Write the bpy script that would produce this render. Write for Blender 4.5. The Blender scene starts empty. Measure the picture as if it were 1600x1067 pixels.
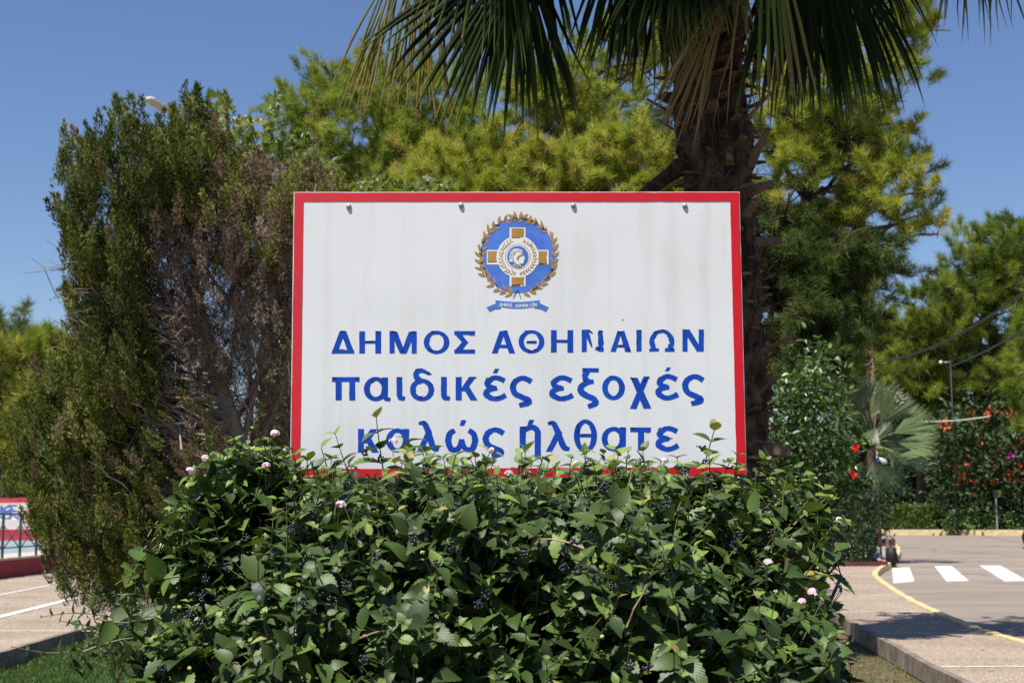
import bpy, bmesh, math, random
import numpy as np
from mathutils import Vector, Matrix

R = math.radians
rng = np.random.default_rng(11)
random.seed(11)
scene = bpy.context.scene
COL = scene.collection

# ------------------------------------------------------------------ camera
FPX = 2222.2                 # focal length in photo pixels (50 mm on a 36 mm sensor, 1600 px wide)
HZ = 802.0                   # horizon row in the photo
PITCH = math.atan((HZ - 533.5) / FPX)
ROLL = R(-0.3)
CAMZ = 1.5
cam_data = bpy.data.cameras.new('camera')
cam_data.lens = 50.0
cam_data.sensor_width = 36.0
cam_data.clip_start = 0.05
cam_data.clip_end = 3000.0
cam_data.dof.use_dof = True
cam_data.dof.focus_distance = 4.1
cam_data.dof.aperture_fstop = 9.0
cam = bpy.data.objects.new('camera', cam_data)
COL.objects.link(cam)
CAMROT = Matrix.Rotation(math.pi / 2 + PITCH, 3, 'X') @ Matrix.Rotation(ROLL, 3, 'Z')
cam.matrix_world = Matrix.Translation((0, 0, CAMZ)) @ CAMROT.to_4x4()
scene.camera = cam
CR = np.array(CAMROT)

# ------------------------------------------------------------------ light
SUN = Vector((-0.27, -0.31, 0.915)).normalized()
world = bpy.data.worlds.new('World')
scene.world = world
world.use_nodes = True
wn = world.node_tree
sky = wn.nodes.new('ShaderNodeTexSky')
sky.sky_type = 'NISHITA'
sky.sun_disc = False
sky.sun_elevation = math.asin(SUN.z)
sky.sun_rotation = math.atan2(SUN.x, SUN.y)
sky.air_density = 1.0
sky.dust_density = 0.4
sky.ozone_density = 3.4
bg = wn.nodes['Background']
bg.inputs['Strength'].default_value = 0.078
hsv = wn.nodes.new('ShaderNodeHueSaturation')
hsv.inputs['Saturation'].default_value = 1.1
hsv.inputs['Hue'].default_value = 0.509
wn.links.new(sky.outputs[0], hsv.inputs['Color'])
wn.links.new(hsv.outputs[0], bg.inputs['Color'])
sun_d = bpy.data.lights.new('sun', 'SUN')
sun_d.energy = 5.0
sun_d.angle = R(0.5)
sun_d.color = (1.0, 0.945, 0.86)
sun_o = bpy.data.objects.new('sun', sun_d)
COL.objects.link(sun_o)
sun_o.rotation_euler = SUN.to_track_quat('Z', 'Y').to_euler()
sun_o.location = (-20, -20, 40)

scene.view_settings.view_transform = 'Standard'
scene.view_settings.look = 'None'
scene.view_settings.exposure = 0.66
scene.view_settings.gamma = 1.0
scene.cycles.max_bounces = 6
scene.cycles.diffuse_bounces = 3
scene.cycles.glossy_bounces = 2
scene.cycles.transmission_bounces = 4
scene.cycles.use_denoising = False
scene.cycles.use_adaptive_sampling = False


# ------------------------------------------------------------------ helpers
def ray(px, py):
    d = np.stack([(np.asarray(px, float) - 800) / FPX, (533.5 - np.asarray(py, float)) / FPX,
                  -np.ones_like(np.asarray(px, float))], -1)
    return d @ CR.T


def at(px, py, Y):
    """world point seen at photo pixel (px, py), at distance Y along the ground"""
    d = ray(px, py)
    k = np.asarray(Y, float) / d[..., 1]
    p = d * k[..., None]
    p[..., 2] += CAMZ
    return p


def gp(px, py, z=0.0):
    d = ray(px, py)
    k = (z - CAMZ) / d[..., 2]
    p = d * np.asarray(k)[..., None]
    p[..., 2] += CAMZ
    return p


def proj(p):
    q = (np.asarray(p, float) - [0, 0, CAMZ]) @ CR
    return np.stack([800 - FPX * q[..., 0] / q[..., 2], 533.5 + FPX * q[..., 1] / q[..., 2]], -1)


def nrm(a):
    a = np.asarray(a, float)
    return a / np.maximum(np.linalg.norm(a, axis=-1, keepdims=True), 1e-9)


def link(o, parent=None):
    COL.objects.link(o)
    if parent is not None:
        o.parent = parent
    return o


def mesh_np(name, V, Fs, mats, parent=None, rnd=None, uv=None, smooth=False, mi=None):
    me = bpy.data.meshes.new(name)
    V = np.asarray(V, np.float32)
    me.vertices.add(len(V))
    me.vertices.foreach_set('co', V.ravel())
    Fs = [np.asarray(f, np.int32) for f in Fs if len(f)]
    lv = np.concatenate([f.ravel() for f in Fs])
    tot = np.concatenate([np.full(len(f), f.shape[1], np.int32) for f in Fs])
    st = np.concatenate([[0], np.cumsum(tot)[:-1]]).astype(np.int32)
    me.loops.add(len(lv))
    me.loops.foreach_set('vertex_index', lv)
    me.polygons.add(len(tot))
    me.polygons.foreach_set('loop_start', st)
    if mi is not None:
        me.polygons.foreach_set('material_index', np.asarray(mi, np.int32))
    me.polygons.foreach_set('use_smooth', np.full(len(tot), bool(smooth)))
    me.update(calc_edges=True)
    if rnd is not None:
        a = me.attributes.new('rnd', 'FLOAT', 'POINT')
        a.data.foreach_set('value', np.asarray(rnd, np.float32))
    if uv is not None:
        a = me.attributes.new('luv', 'FLOAT2', 'POINT')
        a.data.foreach_set('vector', np.asarray(uv, np.float32).ravel())
    for m in (mats if isinstance(mats, (list, tuple)) else [mats]):
        me.materials.append(m)
    o = bpy.data.objects.new(name, me)
    return link(o, parent)


class MB:
    """collects pieces that become one mesh"""

    def __init__(s):
        s.V, s.T, s.Q, s.Rn, s.U, s.n = [], [], [], [], [], 0

    def add(s, V, tris=None, quads=None, rnd=0.5, uv=None):
        V = np.asarray(V, float)
        s.V.append(V)
        if tris is not None and len(tris):
            s.T.append(np.asarray(tris, int) + s.n)
        if quads is not None and len(quads):
            s.Q.append(np.asarray(quads, int) + s.n)
        s.Rn.append(np.broadcast_to(np.asarray(rnd, float), (len(V),)))
        s.U.append(np.zeros((len(V), 2)) if uv is None else np.asarray(uv, float))
        s.n += len(V)

    def tube(s, pts, rad, n=5, rnd=0.5, cap=True):
        pts = np.asarray(pts, float)
        k = len(pts)
        rad = np.broadcast_to(np.asarray(rad, float), (k,))
        t = nrm(np.gradient(pts, axis=0))
        up = np.array([0, 0, 1.0]) if abs(t[0, 2]) < 0.9 else np.array([1.0, 0, 0])
        a = nrm(np.cross(t, up))
        b = np.cross(t, a)
        ang = np.arange(n) * 2 * np.pi / n
        V = pts[:, None] + rad[:, None, None] * (np.cos(ang)[None, :, None] * a[:, None] + np.sin(ang)[None, :, None] * b[:, None])
        i = np.arange(k - 1)[:, None] * n
        j = np.arange(n)[None]
        j2 = (j + 1) % n
        Q = np.stack([i + j, i + j2, i + n + j2, i + n + j], -1).reshape(-1, 4)
        T = []
        if cap and n > 3:
            T = [[0, q + 1, q] for q in range(1, n - 1)] + [[(k - 1) * n, (k - 1) * n + q, (k - 1) * n + q + 1] for q in range(1, n - 1)]
        s.add(V.reshape(-1, 3), T, Q, rnd)

    def box(s, c, size, rot=0.0, rnd=0.5):
        x, y, z = np.asarray(size, float) / 2
        V = np.array([[-x, -y, -z], [x, -y, -z], [x, y, -z], [-x, y, -z], [-x, -y, z], [x, -y, z], [x, y, z], [-x, y, z]])
        ca, sa = math.cos(rot), math.sin(rot)
        V = V @ np.array([[ca, sa, 0], [-sa, ca, 0], [0, 0, 1]]) + np.asarray(c, float)
        Q = [[0, 3, 2, 1], [4, 5, 6, 7], [0, 1, 5, 4], [1, 2, 6, 5], [2, 3, 7, 6], [3, 0, 4, 7]]
        s.add(V, None, Q, rnd)

    def scatter(s, T, tris, quads, P, X, Y, Z, S, rnd, trnd=None, uv=None):
        """copies of template T (m,3) at P (N,3) with axes X, Y, Z and scale S"""
        T = np.asarray(T, float)
        N, m = len(P), len(T)
        S = np.asarray(S, float)
        S = np.broadcast_to(S[:, None] if S.ndim == 1 else S, (N, 3))
        V = (P[:, None] + T[None, :, 0, None] * (S[:, None, 0, None] * X[:, None])
             + T[None, :, 1, None] * (S[:, None, 1, None] * Y[:, None])
             + T[None, :, 2, None] * (S[:, None, 2, None] * Z[:, None]))
        off = (np.arange(N) * m)[:, None, None]
        tr = (np.asarray(tris, int)[None] + off).reshape(-1, 3) if tris is not None and len(tris) else None
        qd = (np.asarray(quads, int)[None] + off).reshape(-1, 4) if quads is not None and len(quads) else None
        rr = np.asarray(rnd, float)[:, None] + (0 if trnd is None else np.asarray(trnd)[None])
        rr = np.broadcast_to(rr, (N, m)).ravel()
        s.add(V.reshape(-1, 3), tr, qd, rr, None if uv is None else np.tile(uv, (N, 1)))

    def build(s, name, mat, parent=None, smooth=False):
        V = np.concatenate(s.V)
        Fs = []
        if s.T:
            Fs.append(np.concatenate(s.T))
        if s.Q:
            Fs.append(np.concatenate(s.Q))
        if parent is not None:
            root = parent
            while root.parent is not None:
                root = root.parent
            V = V - np.array(root.location)
        return mesh_np(name, V, Fs, mat, parent, np.concatenate(s.Rn), np.concatenate(s.U), smooth)


def frame(D, U):
    """axes with Y along D and Z near U"""
    Y = nrm(D)
    X = nrm(np.cross(Y, U))
    Z = np.cross(X, Y)
    return X, Y, Z


def rand_dirs(n):
    return nrm(rng.normal(size=(n, 3)))


def empty(name, loc, label, cat, group=None):
    o = bpy.data.objects.new(name, None)
    o.location = [float(v) for v in loc]
    link(o)
    o.matrix_world = Matrix.Translation(o.location)
    o['label'] = label
    o['category'] = cat
    if group:
        o['group'] = group
    return o


def tag(o, label, cat, group=None):
    o['label'] = label
    o['category'] = cat
    if group:
        o['group'] = group
    return o


def kind(o, k):
    o['kind'] = k
    return o


# ------------------------------------------------------------------ materials
def newmat(name, rough=0.8, spec=0.3):
    m = bpy.data.materials.new(name)
    m.use_nodes = True
    nt = m.node_tree
    b = nt.nodes['Principled BSDF']
    b.inputs['Roughness'].default_value = rough
    b.inputs['Specular IOR Level'].default_value = spec
    return m, nt, b


def ramp(nt, fac, stops, interp='LINEAR'):
    r = nt.nodes.new('ShaderNodeValToRGB')
    r.color_ramp.interpolation = interp
    el = r.color_ramp.elements
    while len(el) < len(stops):
        el.new(0.5)
    for e, (p, c) in zip(el, stops):
        e.position = p
        e.color = (*c, 1)
    nt.links.new(fac, r.inputs[0])
    return r.outputs[0]


def noise(nt, scale, detail=4, rough=0.6, vec=None, kindc='Object'):
    n = nt.nodes.new('ShaderNodeTexNoise')
    n.inputs['Scale'].default_value = scale
    n.inputs['Detail'].default_value = detail
    n.inputs['Roughness'].default_value = rough
    if vec is None:
        tc = nt.nodes.new('ShaderNodeTexCoord')
        vec = tc.outputs[kindc]
    nt.links.new(vec, n.inputs['Vector'])
    return n.outputs['Fac']


def bump(nt, b, h, strength=0.5, dist=0.02):
    n = nt.nodes.new('ShaderNodeBump')
    n.inputs['Strength'].default_value = strength
    n.inputs['Distance'].default_value = dist
    nt.links.new(h, n.inputs['Height'])
    nt.links.new(n.outputs[0], b.inputs['Normal'])


def mixc(nt, a, b_, fac, blend='MIX'):
    n = nt.nodes.new('ShaderNodeMix')
    n.data_type = 'RGBA'
    n.blend_type = blend
    for sock, v in ((n.inputs[6], a), (n.inputs[7], b_), (n.inputs[0], fac)):
        if hasattr(v, 'node'):
            nt.links.new(v, sock)
        elif isinstance(v, tuple):
            sock.default_value = (*v, 1)
        else:
            sock.default_value = v
    return n.outputs[2]


def attr(nt, name='rnd'):
    a = nt.nodes.new('ShaderNodeAttribute')
    a.attribute_name = name
    return a


def math_n(nt, op, a, b_=None, c=None):
    n = nt.nodes.new('ShaderNodeMath')
    n.operation = op
    for i, v in enumerate((a, b_, c)):
        if v is None:
            continue
        if hasattr(v, 'node'):
            nt.links.new(v, n.inputs[i])
        else:
            n.inputs[i].default_value = v
    return n.outputs[0]


def plain(name, col, rough=0.6, spec=0.4, metal=0.0, nscale=8.0, namp=0.15, bumps=0.0):
    m, nt, b = newmat(name, rough, spec)
    f = noise(nt, nscale)
    lo = tuple(c * (1 - namp) for c in col)
    hi = tuple(min(1, c * (1 + namp)) for c in col)
    nt.links.new(ramp(nt, f, [(0.3, lo), (0.7, hi)]), b.inputs['Base Color'])
    b.inputs['Metallic'].default_value = metal
    if bumps:
        bump(nt, b, noise(nt, nscale * 4), bumps, 0.01)
    return m


def leafmat(name, stops, rough=0.5, spec=0.35, tr=0.3, tint=(1.25, 1.3, 0.55), veins=False):
    m, nt, b = newmat(name, rough, spec)
    a = attr(nt)
    col = ramp(nt, a.outputs['Fac'], stops)
    if veins:
        u = attr(nt, 'luv')
        sx = nt.nodes.new('ShaderNodeSeparateXYZ')
        nt.links.new(u.outputs['Vector'], sx.inputs[0])
        ax = math_n(nt, 'ABSOLUTE', sx.outputs[0])
        ph = math_n(nt, 'MULTIPLY_ADD', ax, -1.0, sx.outputs[1])          # chevron coordinate
        s = math_n(nt, 'SINE', math_n(nt, 'MULTIPLY', ph, 46.0))
        vein = math_n(nt, 'SMOOTH_MAX', s, math_n(nt, 'SUBTRACT', 1.0, math_n(nt, 'MULTIPLY', ax, 9.0)))
        col = mixc(nt, col, (0.11, 0.15, 0.05), math_n(nt, 'MULTIPLY', math_n(nt, 'GREATER_THAN', vein, 0.93), 0.16))
        bump(nt, b, math_n(nt, 'MULTIPLY', s, -1.0), 0.14, 0.0012)
    nt.links.new(col, b.inputs['Base Color'])
    t = nt.nodes.new('ShaderNodeBsdfTranslucent')
    nt.links.new(mixc(nt, col, tint, 1.0, 'MULTIPLY'), t.inputs['Color'])
    mx = nt.nodes.new('ShaderNodeMixShader')
    mx.inputs[0].default_value = tr
    nt.links.new(b.outputs[0], mx.inputs[1])
    nt.links.new(t.outputs[0], mx.inputs[2])
    nt.links.new(mx.outputs[0], nt.nodes['Material Output'].inputs['Surface'])
    return m


M = {}
M['pine_bright'] = leafmat('pine needles', [(0.0, (0.08, 0.12, 0.018)), (0.5, (0.25, 0.3, 0.035)), (0.85, (0.42, 0.43, 0.065)), (1.0, (0.36, 0.28, 0.09))], 0.5, 0.25, 0.32)
M['pine_dark_shade'] = leafmat('dark and shade-toned pine needles', [(0.0, (0.035, 0.06, 0.012)), (0.5, (0.09, 0.13, 0.024)), (1.0, (0.18, 0.2, 0.045))], 0.5, 0.25, 0.18)
M['pine_green'] = leafmat('green pine needles', [(0.0, (0.065, 0.105, 0.018)), (0.5, (0.185, 0.25, 0.034)), (0.85, (0.33, 0.38, 0.058)), (1.0, (0.3, 0.26, 0.08))], 0.5, 0.25, 0.32)
M['juniper'] = leafmat('juniper sprigs', [(0.0, (0.025, 0.04, 0.01)), (0.4, (0.085, 0.11, 0.022)), (0.7, (0.24, 0.25, 0.055)), (0.77, (0.14, 0.09, 0.055)), (1.0, (0.22, 0.155, 0.1))], 0.6, 0.2, 0.2)
M['lantana'] = leafmat('lantana leaf', [(0.0, (0.015, 0.03, 0.007)), (0.45, (0.04, 0.074, 0.014)), (0.7, (0.088, 0.148, 0.027)), (0.94, (0.19, 0.27, 0.05)), (1.0, (0.27, 0.25, 0.08))], 0.46, 0.38, 0.14, veins=True)
M['broadleaf'] = leafmat('broad leaf', [(0.0, (0.07, 0.11, 0.02)), (0.6, (0.16, 0.2, 0.04)), (1.0, (0.33, 0.32, 0.1))], 0.45, 0.4, 0.4)
M['hibiscus'] = leafmat('glossy leaf', [(0.0, (0.02, 0.05, 0.012)), (0.6, (0.05, 0.1, 0.022)), (1.0, (0.2, 0.3, 0.06))], 0.38, 0.5, 0.18)
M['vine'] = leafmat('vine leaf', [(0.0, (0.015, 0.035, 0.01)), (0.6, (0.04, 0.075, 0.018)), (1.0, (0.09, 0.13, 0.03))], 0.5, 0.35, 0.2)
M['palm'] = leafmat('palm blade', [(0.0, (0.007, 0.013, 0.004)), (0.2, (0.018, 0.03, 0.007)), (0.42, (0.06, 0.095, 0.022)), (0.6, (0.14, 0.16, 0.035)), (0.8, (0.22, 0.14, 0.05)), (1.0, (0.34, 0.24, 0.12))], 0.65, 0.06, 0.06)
M['fan'] = leafmat('silvery palm blade', [(0.0, (0.018, 0.03, 0.012)), (0.3, (0.04, 0.065, 0.022)), (0.6, (0.13, 0.18, 0.07)), (0.85, (0.28, 0.31, 0.15)), (1.0, (0.4, 0.34, 0.2))], 0.42, 0.4, 0.12)
M['grass'] = leafmat('grass blade', [(0.0, (0.025, 0.06, 0.012)), (0.6, (0.07, 0.14, 0.028)), (0.93, (0.13, 0.2, 0.045)), (1.0, (0.28, 0.23, 0.1))], 0.5, 0.3, 0.25)


def barkmat(name, c0, c1, sc=14.0):
    m, nt, b = newmat(name, 0.9, 0.15)
    tc = nt.nodes.new('ShaderNodeTexCoord')
    mp = nt.nodes.new('ShaderNodeMapping')
    mp.inputs['Scale'].default_value = (1, 1, 0.22)
    nt.links.new(tc.outputs['Object'], mp.inputs[0])
    f = noise(nt, sc, 6, 0.65, mp.outputs[0])
    a = attr(nt)
    f2 = math_n(nt, 'MULTIPLY_ADD', a.outputs['Fac'], 0.5, math_n(nt, 'MULTIPLY', f, 0.8))
    nt.links.new(ramp(nt, f2, [(0.4, c0), (0.9, c1)]), b.inputs['Base Color'])
    bump(nt, b, f, 0.8, 0.03)
    return m


M['bark'] = barkmat('pine bark', (0.035, 0.025, 0.018), (0.14, 0.1, 0.075))
M['greybark'] = barkmat('juniper bark', (0.12, 0.085, 0.06), (0.42, 0.34, 0.26), 30)
M['deadtwig'] = barkmat('dry twigs', (0.13, 0.085, 0.06), (0.36, 0.28, 0.22), 6)
M['palmbark'] = barkmat('palm boots', (0.024, 0.014, 0.009), (0.21, 0.14, 0.09), 22)
M['stem'] = plain('green stem', (0.11, 0.12, 0.04), 0.6)
M['drystem'] = plain('dry stem', (0.3, 0.22, 0.11), 0.7)


# ------------------------------------------------------------------ ground, paving, road
def poly_mesh(name, pts, mat, z=None):
    me = bpy.data.meshes.new(name)
    bm = bmesh.new()
    vs = [bm.verts.new((float(p[0]), float(p[1]), float(p[2] if z is None else z))) for p in pts]
    f = bm.faces.new(vs)
    if f.normal.z < 0:
        f.normal_flip()
    bmesh.ops.triangulate(bm, faces=bm.faces[:])
    bm.normal_update()
    for f in bm.faces:
        if f.normal.z < 0:
            f.normal_flip()
    bm.to_mesh(me)
    bm.free()
    me.materials.append(mat)
    return link(bpy.data.objects.new(name, me))


def strip(name, path, w, h, z0, mat, taper=0.0, seg=None):
    """a kerb: rectangular section swept along a ground path"""
    path = np.asarray(path, float)[:, :2]
    t = nrm(np.gradient(path, axis=0))
    nn = np.stack([-t[:, 1], t[:, 0]], -1)
    mb = MB()
    k = len(path)
    a, b = path - nn * w / 2, path + nn * w / 2
    a2, b2 = path - nn * (w / 2 - taper), path + nn * (w / 2 - taper)
    z = np.zeros((k, 1))
    jit = rng.normal(size=(k, 1)) * 0.006
    V = np.concatenate([np.hstack([a, z + z0]), np.hstack([a2, z + z0 + h + jit]), np.hstack([b2, z + z0 + h + jit]), np.hstack([b, z + z0])])
    i = np.arange(k - 1)
    Q = np.concatenate([np.stack([i + s * k, i + 1 + s * k, i + 1 + (s + 1) * k, i + (s + 1) * k], -1) for s in range(3)])
    Q2 = [[0, k, 2 * k, 3 * k], [k - 1, 4 * k - 1, 3 * k - 1, 2 * k - 1]]
    mb.add(V, None, np.concatenate([Q[:, ::-1], Q2]), 0.5)
    return mb.build(name, mat)


def resample(path, step):
    path = np.asarray(path, float)
    d = np.concatenate([[0], np.cumsum(np.linalg.norm(np.diff(path, axis=0), axis=1))])
    n = max(2, int(d[-1] / step))
    u = np.linspace(0, d[-1], n)
    return np.stack([np.interp(u, d, path[:, i]) for i in range(path.shape[1])], -1)


def smooth_path(path, n=8):
    p = np.asarray(path, float)
    p = np.vstack([2 * p[0] - p[1], p, 2 * p[-1] - p[-2]])
    out = []
    for i in range(1, len(p) - 2):
        t = np.linspace(0, 1, n, endpoint=False)[:, None]
        a, b, c, d = p[i - 1], p[i], p[i + 1], p[i + 2]
        out.append(0.5 * (2 * b + (c - a) * t + (2 * a - 5 * b + 4 * c - d) * t ** 2 + (3 * b - a - 3 * c + d) * t ** 3))
    out.append(p[-2:-1])
    return np.concatenate(out)


m, nt, b = newmat('soil', 0.95, 0.1)
f = noise(nt, 1.1, 6)
nt.links.new(ramp(nt, f, [(0.3, (0.07, 0.05, 0.032)), (0.55, (0.13, 0.1, 0.06)), (0.75, (0.09, 0.095, 0.04))]), b.inputs['Base Color'])
bump(nt, b, noise(nt, 25, 6), 0.8, 0.04)
M['soil'] = m

m, nt, b = newmat('exposed aggregate paving', 0.9, 0.2)
f = noise(nt, 55, 3, 0.7)
g = noise(nt, 0.7, 5)
h = noise(nt, 16, 4, 0.75)
c = ramp(nt, f, [(0.34, (0.14, 0.12, 0.095)), (0.5, (0.34, 0.29, 0.235)), (0.66, (0.6, 0.52, 0.43))])
c = mixc(nt, c, ramp(nt, h, [(0.36, (0.55, 0.52, 0.5)), (0.5, (0.95, 0.93, 0.9)), (0.64, (1.25, 1.22, 1.2))]), 0.9, 'MULTIPLY')
c = mixc(nt, c, ramp(nt, g, [(0.3, (0.62, 0.55, 0.5)), (0.7, (1.0, 0.98, 0.95))]), 0.75, 'MULTIPLY')
nt.links.new(c, b.inputs['Base Color'])
bump(nt, b, f, 0.5, 0.01)
M['aggregate'] = m

m, nt, b = newmat('old asphalt', 0.85, 0.3)
f = noise(nt, 90, 2, 0.7)
tc = nt.nodes.new('ShaderNodeTexCoord')
mp = nt.nodes.new('ShaderNodeMapping')
mp.inputs['Scale'].default_value = (0.12, 0.5, 1)
nt.links.new(tc.outputs['Object'], mp.inputs[0])
g = noise(nt, 1.3, 6, 0.65, mp.outputs[0])
c = ramp(nt, g, [(0.25, (0.175, 0.145, 0.118)), (0.5, (0.235, 0.197, 0.162)), (0.75, (0.29, 0.245, 0.205))])
c = mixc(nt, c, ramp(nt, f, [(0.3, (0.75, 0.75, 0.75)), (0.7, (1.1, 1.1, 1.1))]), 0.8, 'MULTIPLY')
vo = nt.nodes.new('ShaderNodeTexVoronoi')
vo.feature = 'DISTANCE_TO_EDGE'
vo.inputs['Scale'].default_value = 0.16
wv = nt.nodes.new('ShaderNodeVectorMath')
wv.operation = 'ADD'
nz = nt.nodes.new('ShaderNodeTexNoise')
nz.inputs['Scale'].default_value = 0.8
nz.inputs['Detail'].default_value = 6
nt.links.new(tc.outputs['Object'], nz.inputs['Vector'])
nt.links.new(tc.outputs['Object'], wv.inputs[0])
nt.links.new(nz.outputs['Color'], wv.inputs[1])
nt.links.new(wv.outputs[0], vo.inputs['Vector'])
c = mixc(nt, c, ramp(nt, vo.outputs['Distance'], [(0.0, (0.55, 0.52, 0.5)), (0.012, (1, 1, 1))]), 0.8, 'MULTIPLY')
st = noise(nt, 0.35, 6, 0.7)
c = mixc(nt, c, ramp(nt, st, [(0.3, (0.8, 0.77, 0.74)), (0.45, (1, 1, 1)), (0.7, (1.06, 1.05, 1.04))]), 0.9, 'MULTIPLY')
nt.links.new(c, b.inputs['Base Color'])
bump(nt, b, f, 0.3, 0.005)
M['asphalt'] = m


def worn(name, col, under, scale=9.0, lo=0.36, hi=0.46):
    m, nt, b = newmat(name, 0.75, 0.3)
    f = noise(nt, scale, 7, 0.7)
    nt.links.new(ramp(nt, f, [(lo, under), (hi, col)]), b.inputs['Base Color'])
    bump(nt, b, noise(nt, 30), 0.3, 0.01)
    return m


M['yellow'] = worn('yellow kerb paint', (0.58, 0.46, 0.22), (0.36, 0.29, 0.19), 4, 0.34, 0.6)
M['white_paint'] = worn('white road paint', (0.58, 0.56, 0.53), (0.38, 0.33, 0.28), 5, 0.34, 0.5)
M['joint'] = worn('pale concrete joint', (0.55, 0.5, 0.45), (0.35, 0.31, 0.27), 5, 0.3, 0.5)
M['concrete'] = worn('concrete edging', (0.24, 0.2, 0.165), (0.11, 0.09, 0.07), 5, 0.3, 0.6)  # colour lowered overall to stand in for shade on the bed-side face

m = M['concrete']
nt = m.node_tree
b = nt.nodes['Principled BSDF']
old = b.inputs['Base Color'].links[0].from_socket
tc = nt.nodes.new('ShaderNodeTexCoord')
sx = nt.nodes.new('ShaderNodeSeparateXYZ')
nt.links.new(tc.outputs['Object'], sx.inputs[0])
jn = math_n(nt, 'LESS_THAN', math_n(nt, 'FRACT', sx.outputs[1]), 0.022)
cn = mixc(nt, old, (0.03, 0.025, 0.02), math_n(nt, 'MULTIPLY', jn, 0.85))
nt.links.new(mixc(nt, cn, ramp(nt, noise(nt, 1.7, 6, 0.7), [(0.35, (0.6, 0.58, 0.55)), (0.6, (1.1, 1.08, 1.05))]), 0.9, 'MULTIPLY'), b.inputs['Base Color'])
kind(poly_mesh('ground', [(-900, -60, -0.2), (900, -60, -0.2), (900, 1500, -0.2), (-900, 1500, -0.2)], M['soil']), 'structure')

# right-hand pavement between the planted bed and the yellow kerb
kerb_px = [(1760, 1042), (1600, 1004), (1541, 987), (1490, 968), (1455, 953), (1421, 936), (1390, 917), (1372, 904), (1367, 896), (1374, 888), (1388, 880),
           (1401, 869), (1404, 859), (1400, 851), (1390, 845)]
kerb_w = np.array([gp(x, y, 0.0) for x, y in kerb_px])
kerb_s = resample(smooth_path(kerb_w, 6), 0.5)
bed_edge = np.array([(3.55, 6.0, 0), (3.95, 12.5, 0), (4.43, 17.9, 0), (5.4, 28, 0), (6.6, 40, 0), (7.5, 60, 0), (8, 72, 0)])
i_start = 0
pv = [tuple(p) for p in bed_edge] + [tuple(p) for p in kerb_s[::-1]]
pv.append((kerb_s[0][0] + 3, 6.0, 0))
kind(poly_mesh('pavement', pv, M['aggregate'], 0.0), 'structure')
o = strip('kerb', kerb_s, 0.17, 0.17, -0.15, M['yellow'], 0.02)
kind(o, 'structure')
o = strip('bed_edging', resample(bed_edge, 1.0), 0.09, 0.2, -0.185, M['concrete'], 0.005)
kind(o, 'structure')

road = [tuple(p) for p in kerb_s] + [(8, 72, 0), (8, 132, 0), (40, 132, 0), (60, 118, 0), (160, 118, 0), (160, 4, 0), (kerb_s[0][0] + 3.2, 4, 0)]
kind(poly_mesh('road', road, M['asphalt'], -0.13), 'structure')
fk = np.array([at(x, 800, Y) * [1, 1, 0] for x, Y in [(1330, 103), (1378, 101), (1430, 99.5), (1470, 98.3), (1530, 96.8), (1600, 95.4), (1700, 94), (1900, 92)]])
FKY = fk[:, 1]
kind(strip('far_kerb', resample(fk, 1.5), 0.5, 0.4, -0.15, M['yellow'], 0.05), 'structure')
kind(poly_mesh('far_verge', [tuple(p) for p in fk] + [(160, 400, 0), (-60, 400, 0), (-60, 134, 0), (10, 133, 0)], M['soil'], 0.05), 'structure')

# zebra bars
for bar in ([(1394, 887), (1421, 885.5), (1429, 907.5), (1396, 911)], [(1460, 884), (1487, 883.5), (1514, 907), (1479, 908)],
            [(1530, 883), (1563, 883), (1606, 907), (1570, 908)], [(1603, 882.5), (1637, 882.5), (1692, 906.5), (1655, 907)]):
    o = poly_mesh('crosswalk_stripe', [gp(x, y, -0.126) for x, y in bar], M['white_paint'])
    kind(o, 'structure')

# pale joints across the right pavement
for y in (903, 915, 930.5, 955, 989, 1041, 1110):
    p = gp(1400, y, 0.004)
    q = np.interp(p[1], bed_edge[:, 1], bed_edge[:, 0])
    js = kerb_s[np.argsort(np.abs(kerb_s[:, 1] - p[1]))[:1]][0]
    sl = 0.03
    xa, xb = q + 0.06, js[0] - 0.16
    w = 0.045
    o = poly_mesh('pavement_joint', [(xa, p[1] - w, 0.004), (xb, p[1] - w - sl, 0.004), (xb, p[1] + w - sl, 0.004), (xa, p[1] + w, 0.004)], M['joint'])
    kind(o, 'structure')

# left-hand plaza
plaza_edge = np.array([(-5.55, 6.0, 0), (-5.7, 15.9, 0), (-5.7, 21, 0), (-5.8, 45, 0)])
kind(poly_mesh('plaza', [tuple(p) for p in plaza_edge] + [(-70, 45, 0), (-70, 6, 0)], M['aggregate'], 0.0), 'structure')
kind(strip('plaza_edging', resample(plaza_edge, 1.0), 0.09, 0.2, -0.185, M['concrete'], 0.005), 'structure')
for a, b_, w in (((-60, 941), (105, 941), 0.05), ((-60, 985), (160, 985), 0.05), ((-60, 978), (122, 933), 0.09), ((-60, 941), (78, 914), 0.06), ((-60, 907), (80, 907), 0.06), ((60, 949), (160, 949), 0.04), ((60, 917), (160, 917), 0.05)):
    p, q = gp(*a, 0.004), gp(*b_, 0.004)
    t = nrm(q - p)
    n2 = np.array([-t[1], t[0], 0]) * w
    zz = np.array([0, 0, 0.004 if abs(a[1] - b_[1]) > 5 else 0])
    kind(poly_mesh('plaza_line', [p - n2 + zz, q - n2 + zz, q + n2 + zz, p + n2 + zz], M['white_paint'] if w > 0.08 else M['joint']), 'structure')

# ------------------------------------------------------------------ the sign
YAW = R(1.2)
SC = at(807, 523, 4.11)
SU = np.array([math.cos(YAW), math.sin(YAW), 0])
SN = np.array([math.sin(YAW), -math.cos(YAW), 0])
SIGN = empty('welcome_sign', (SC[0], SC[1], -0.2), 'white reflective sign board with red border, blue Greek lettering and round crest', 'sign')
SIGN.rotation_euler = (0, 0, YAW)


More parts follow.
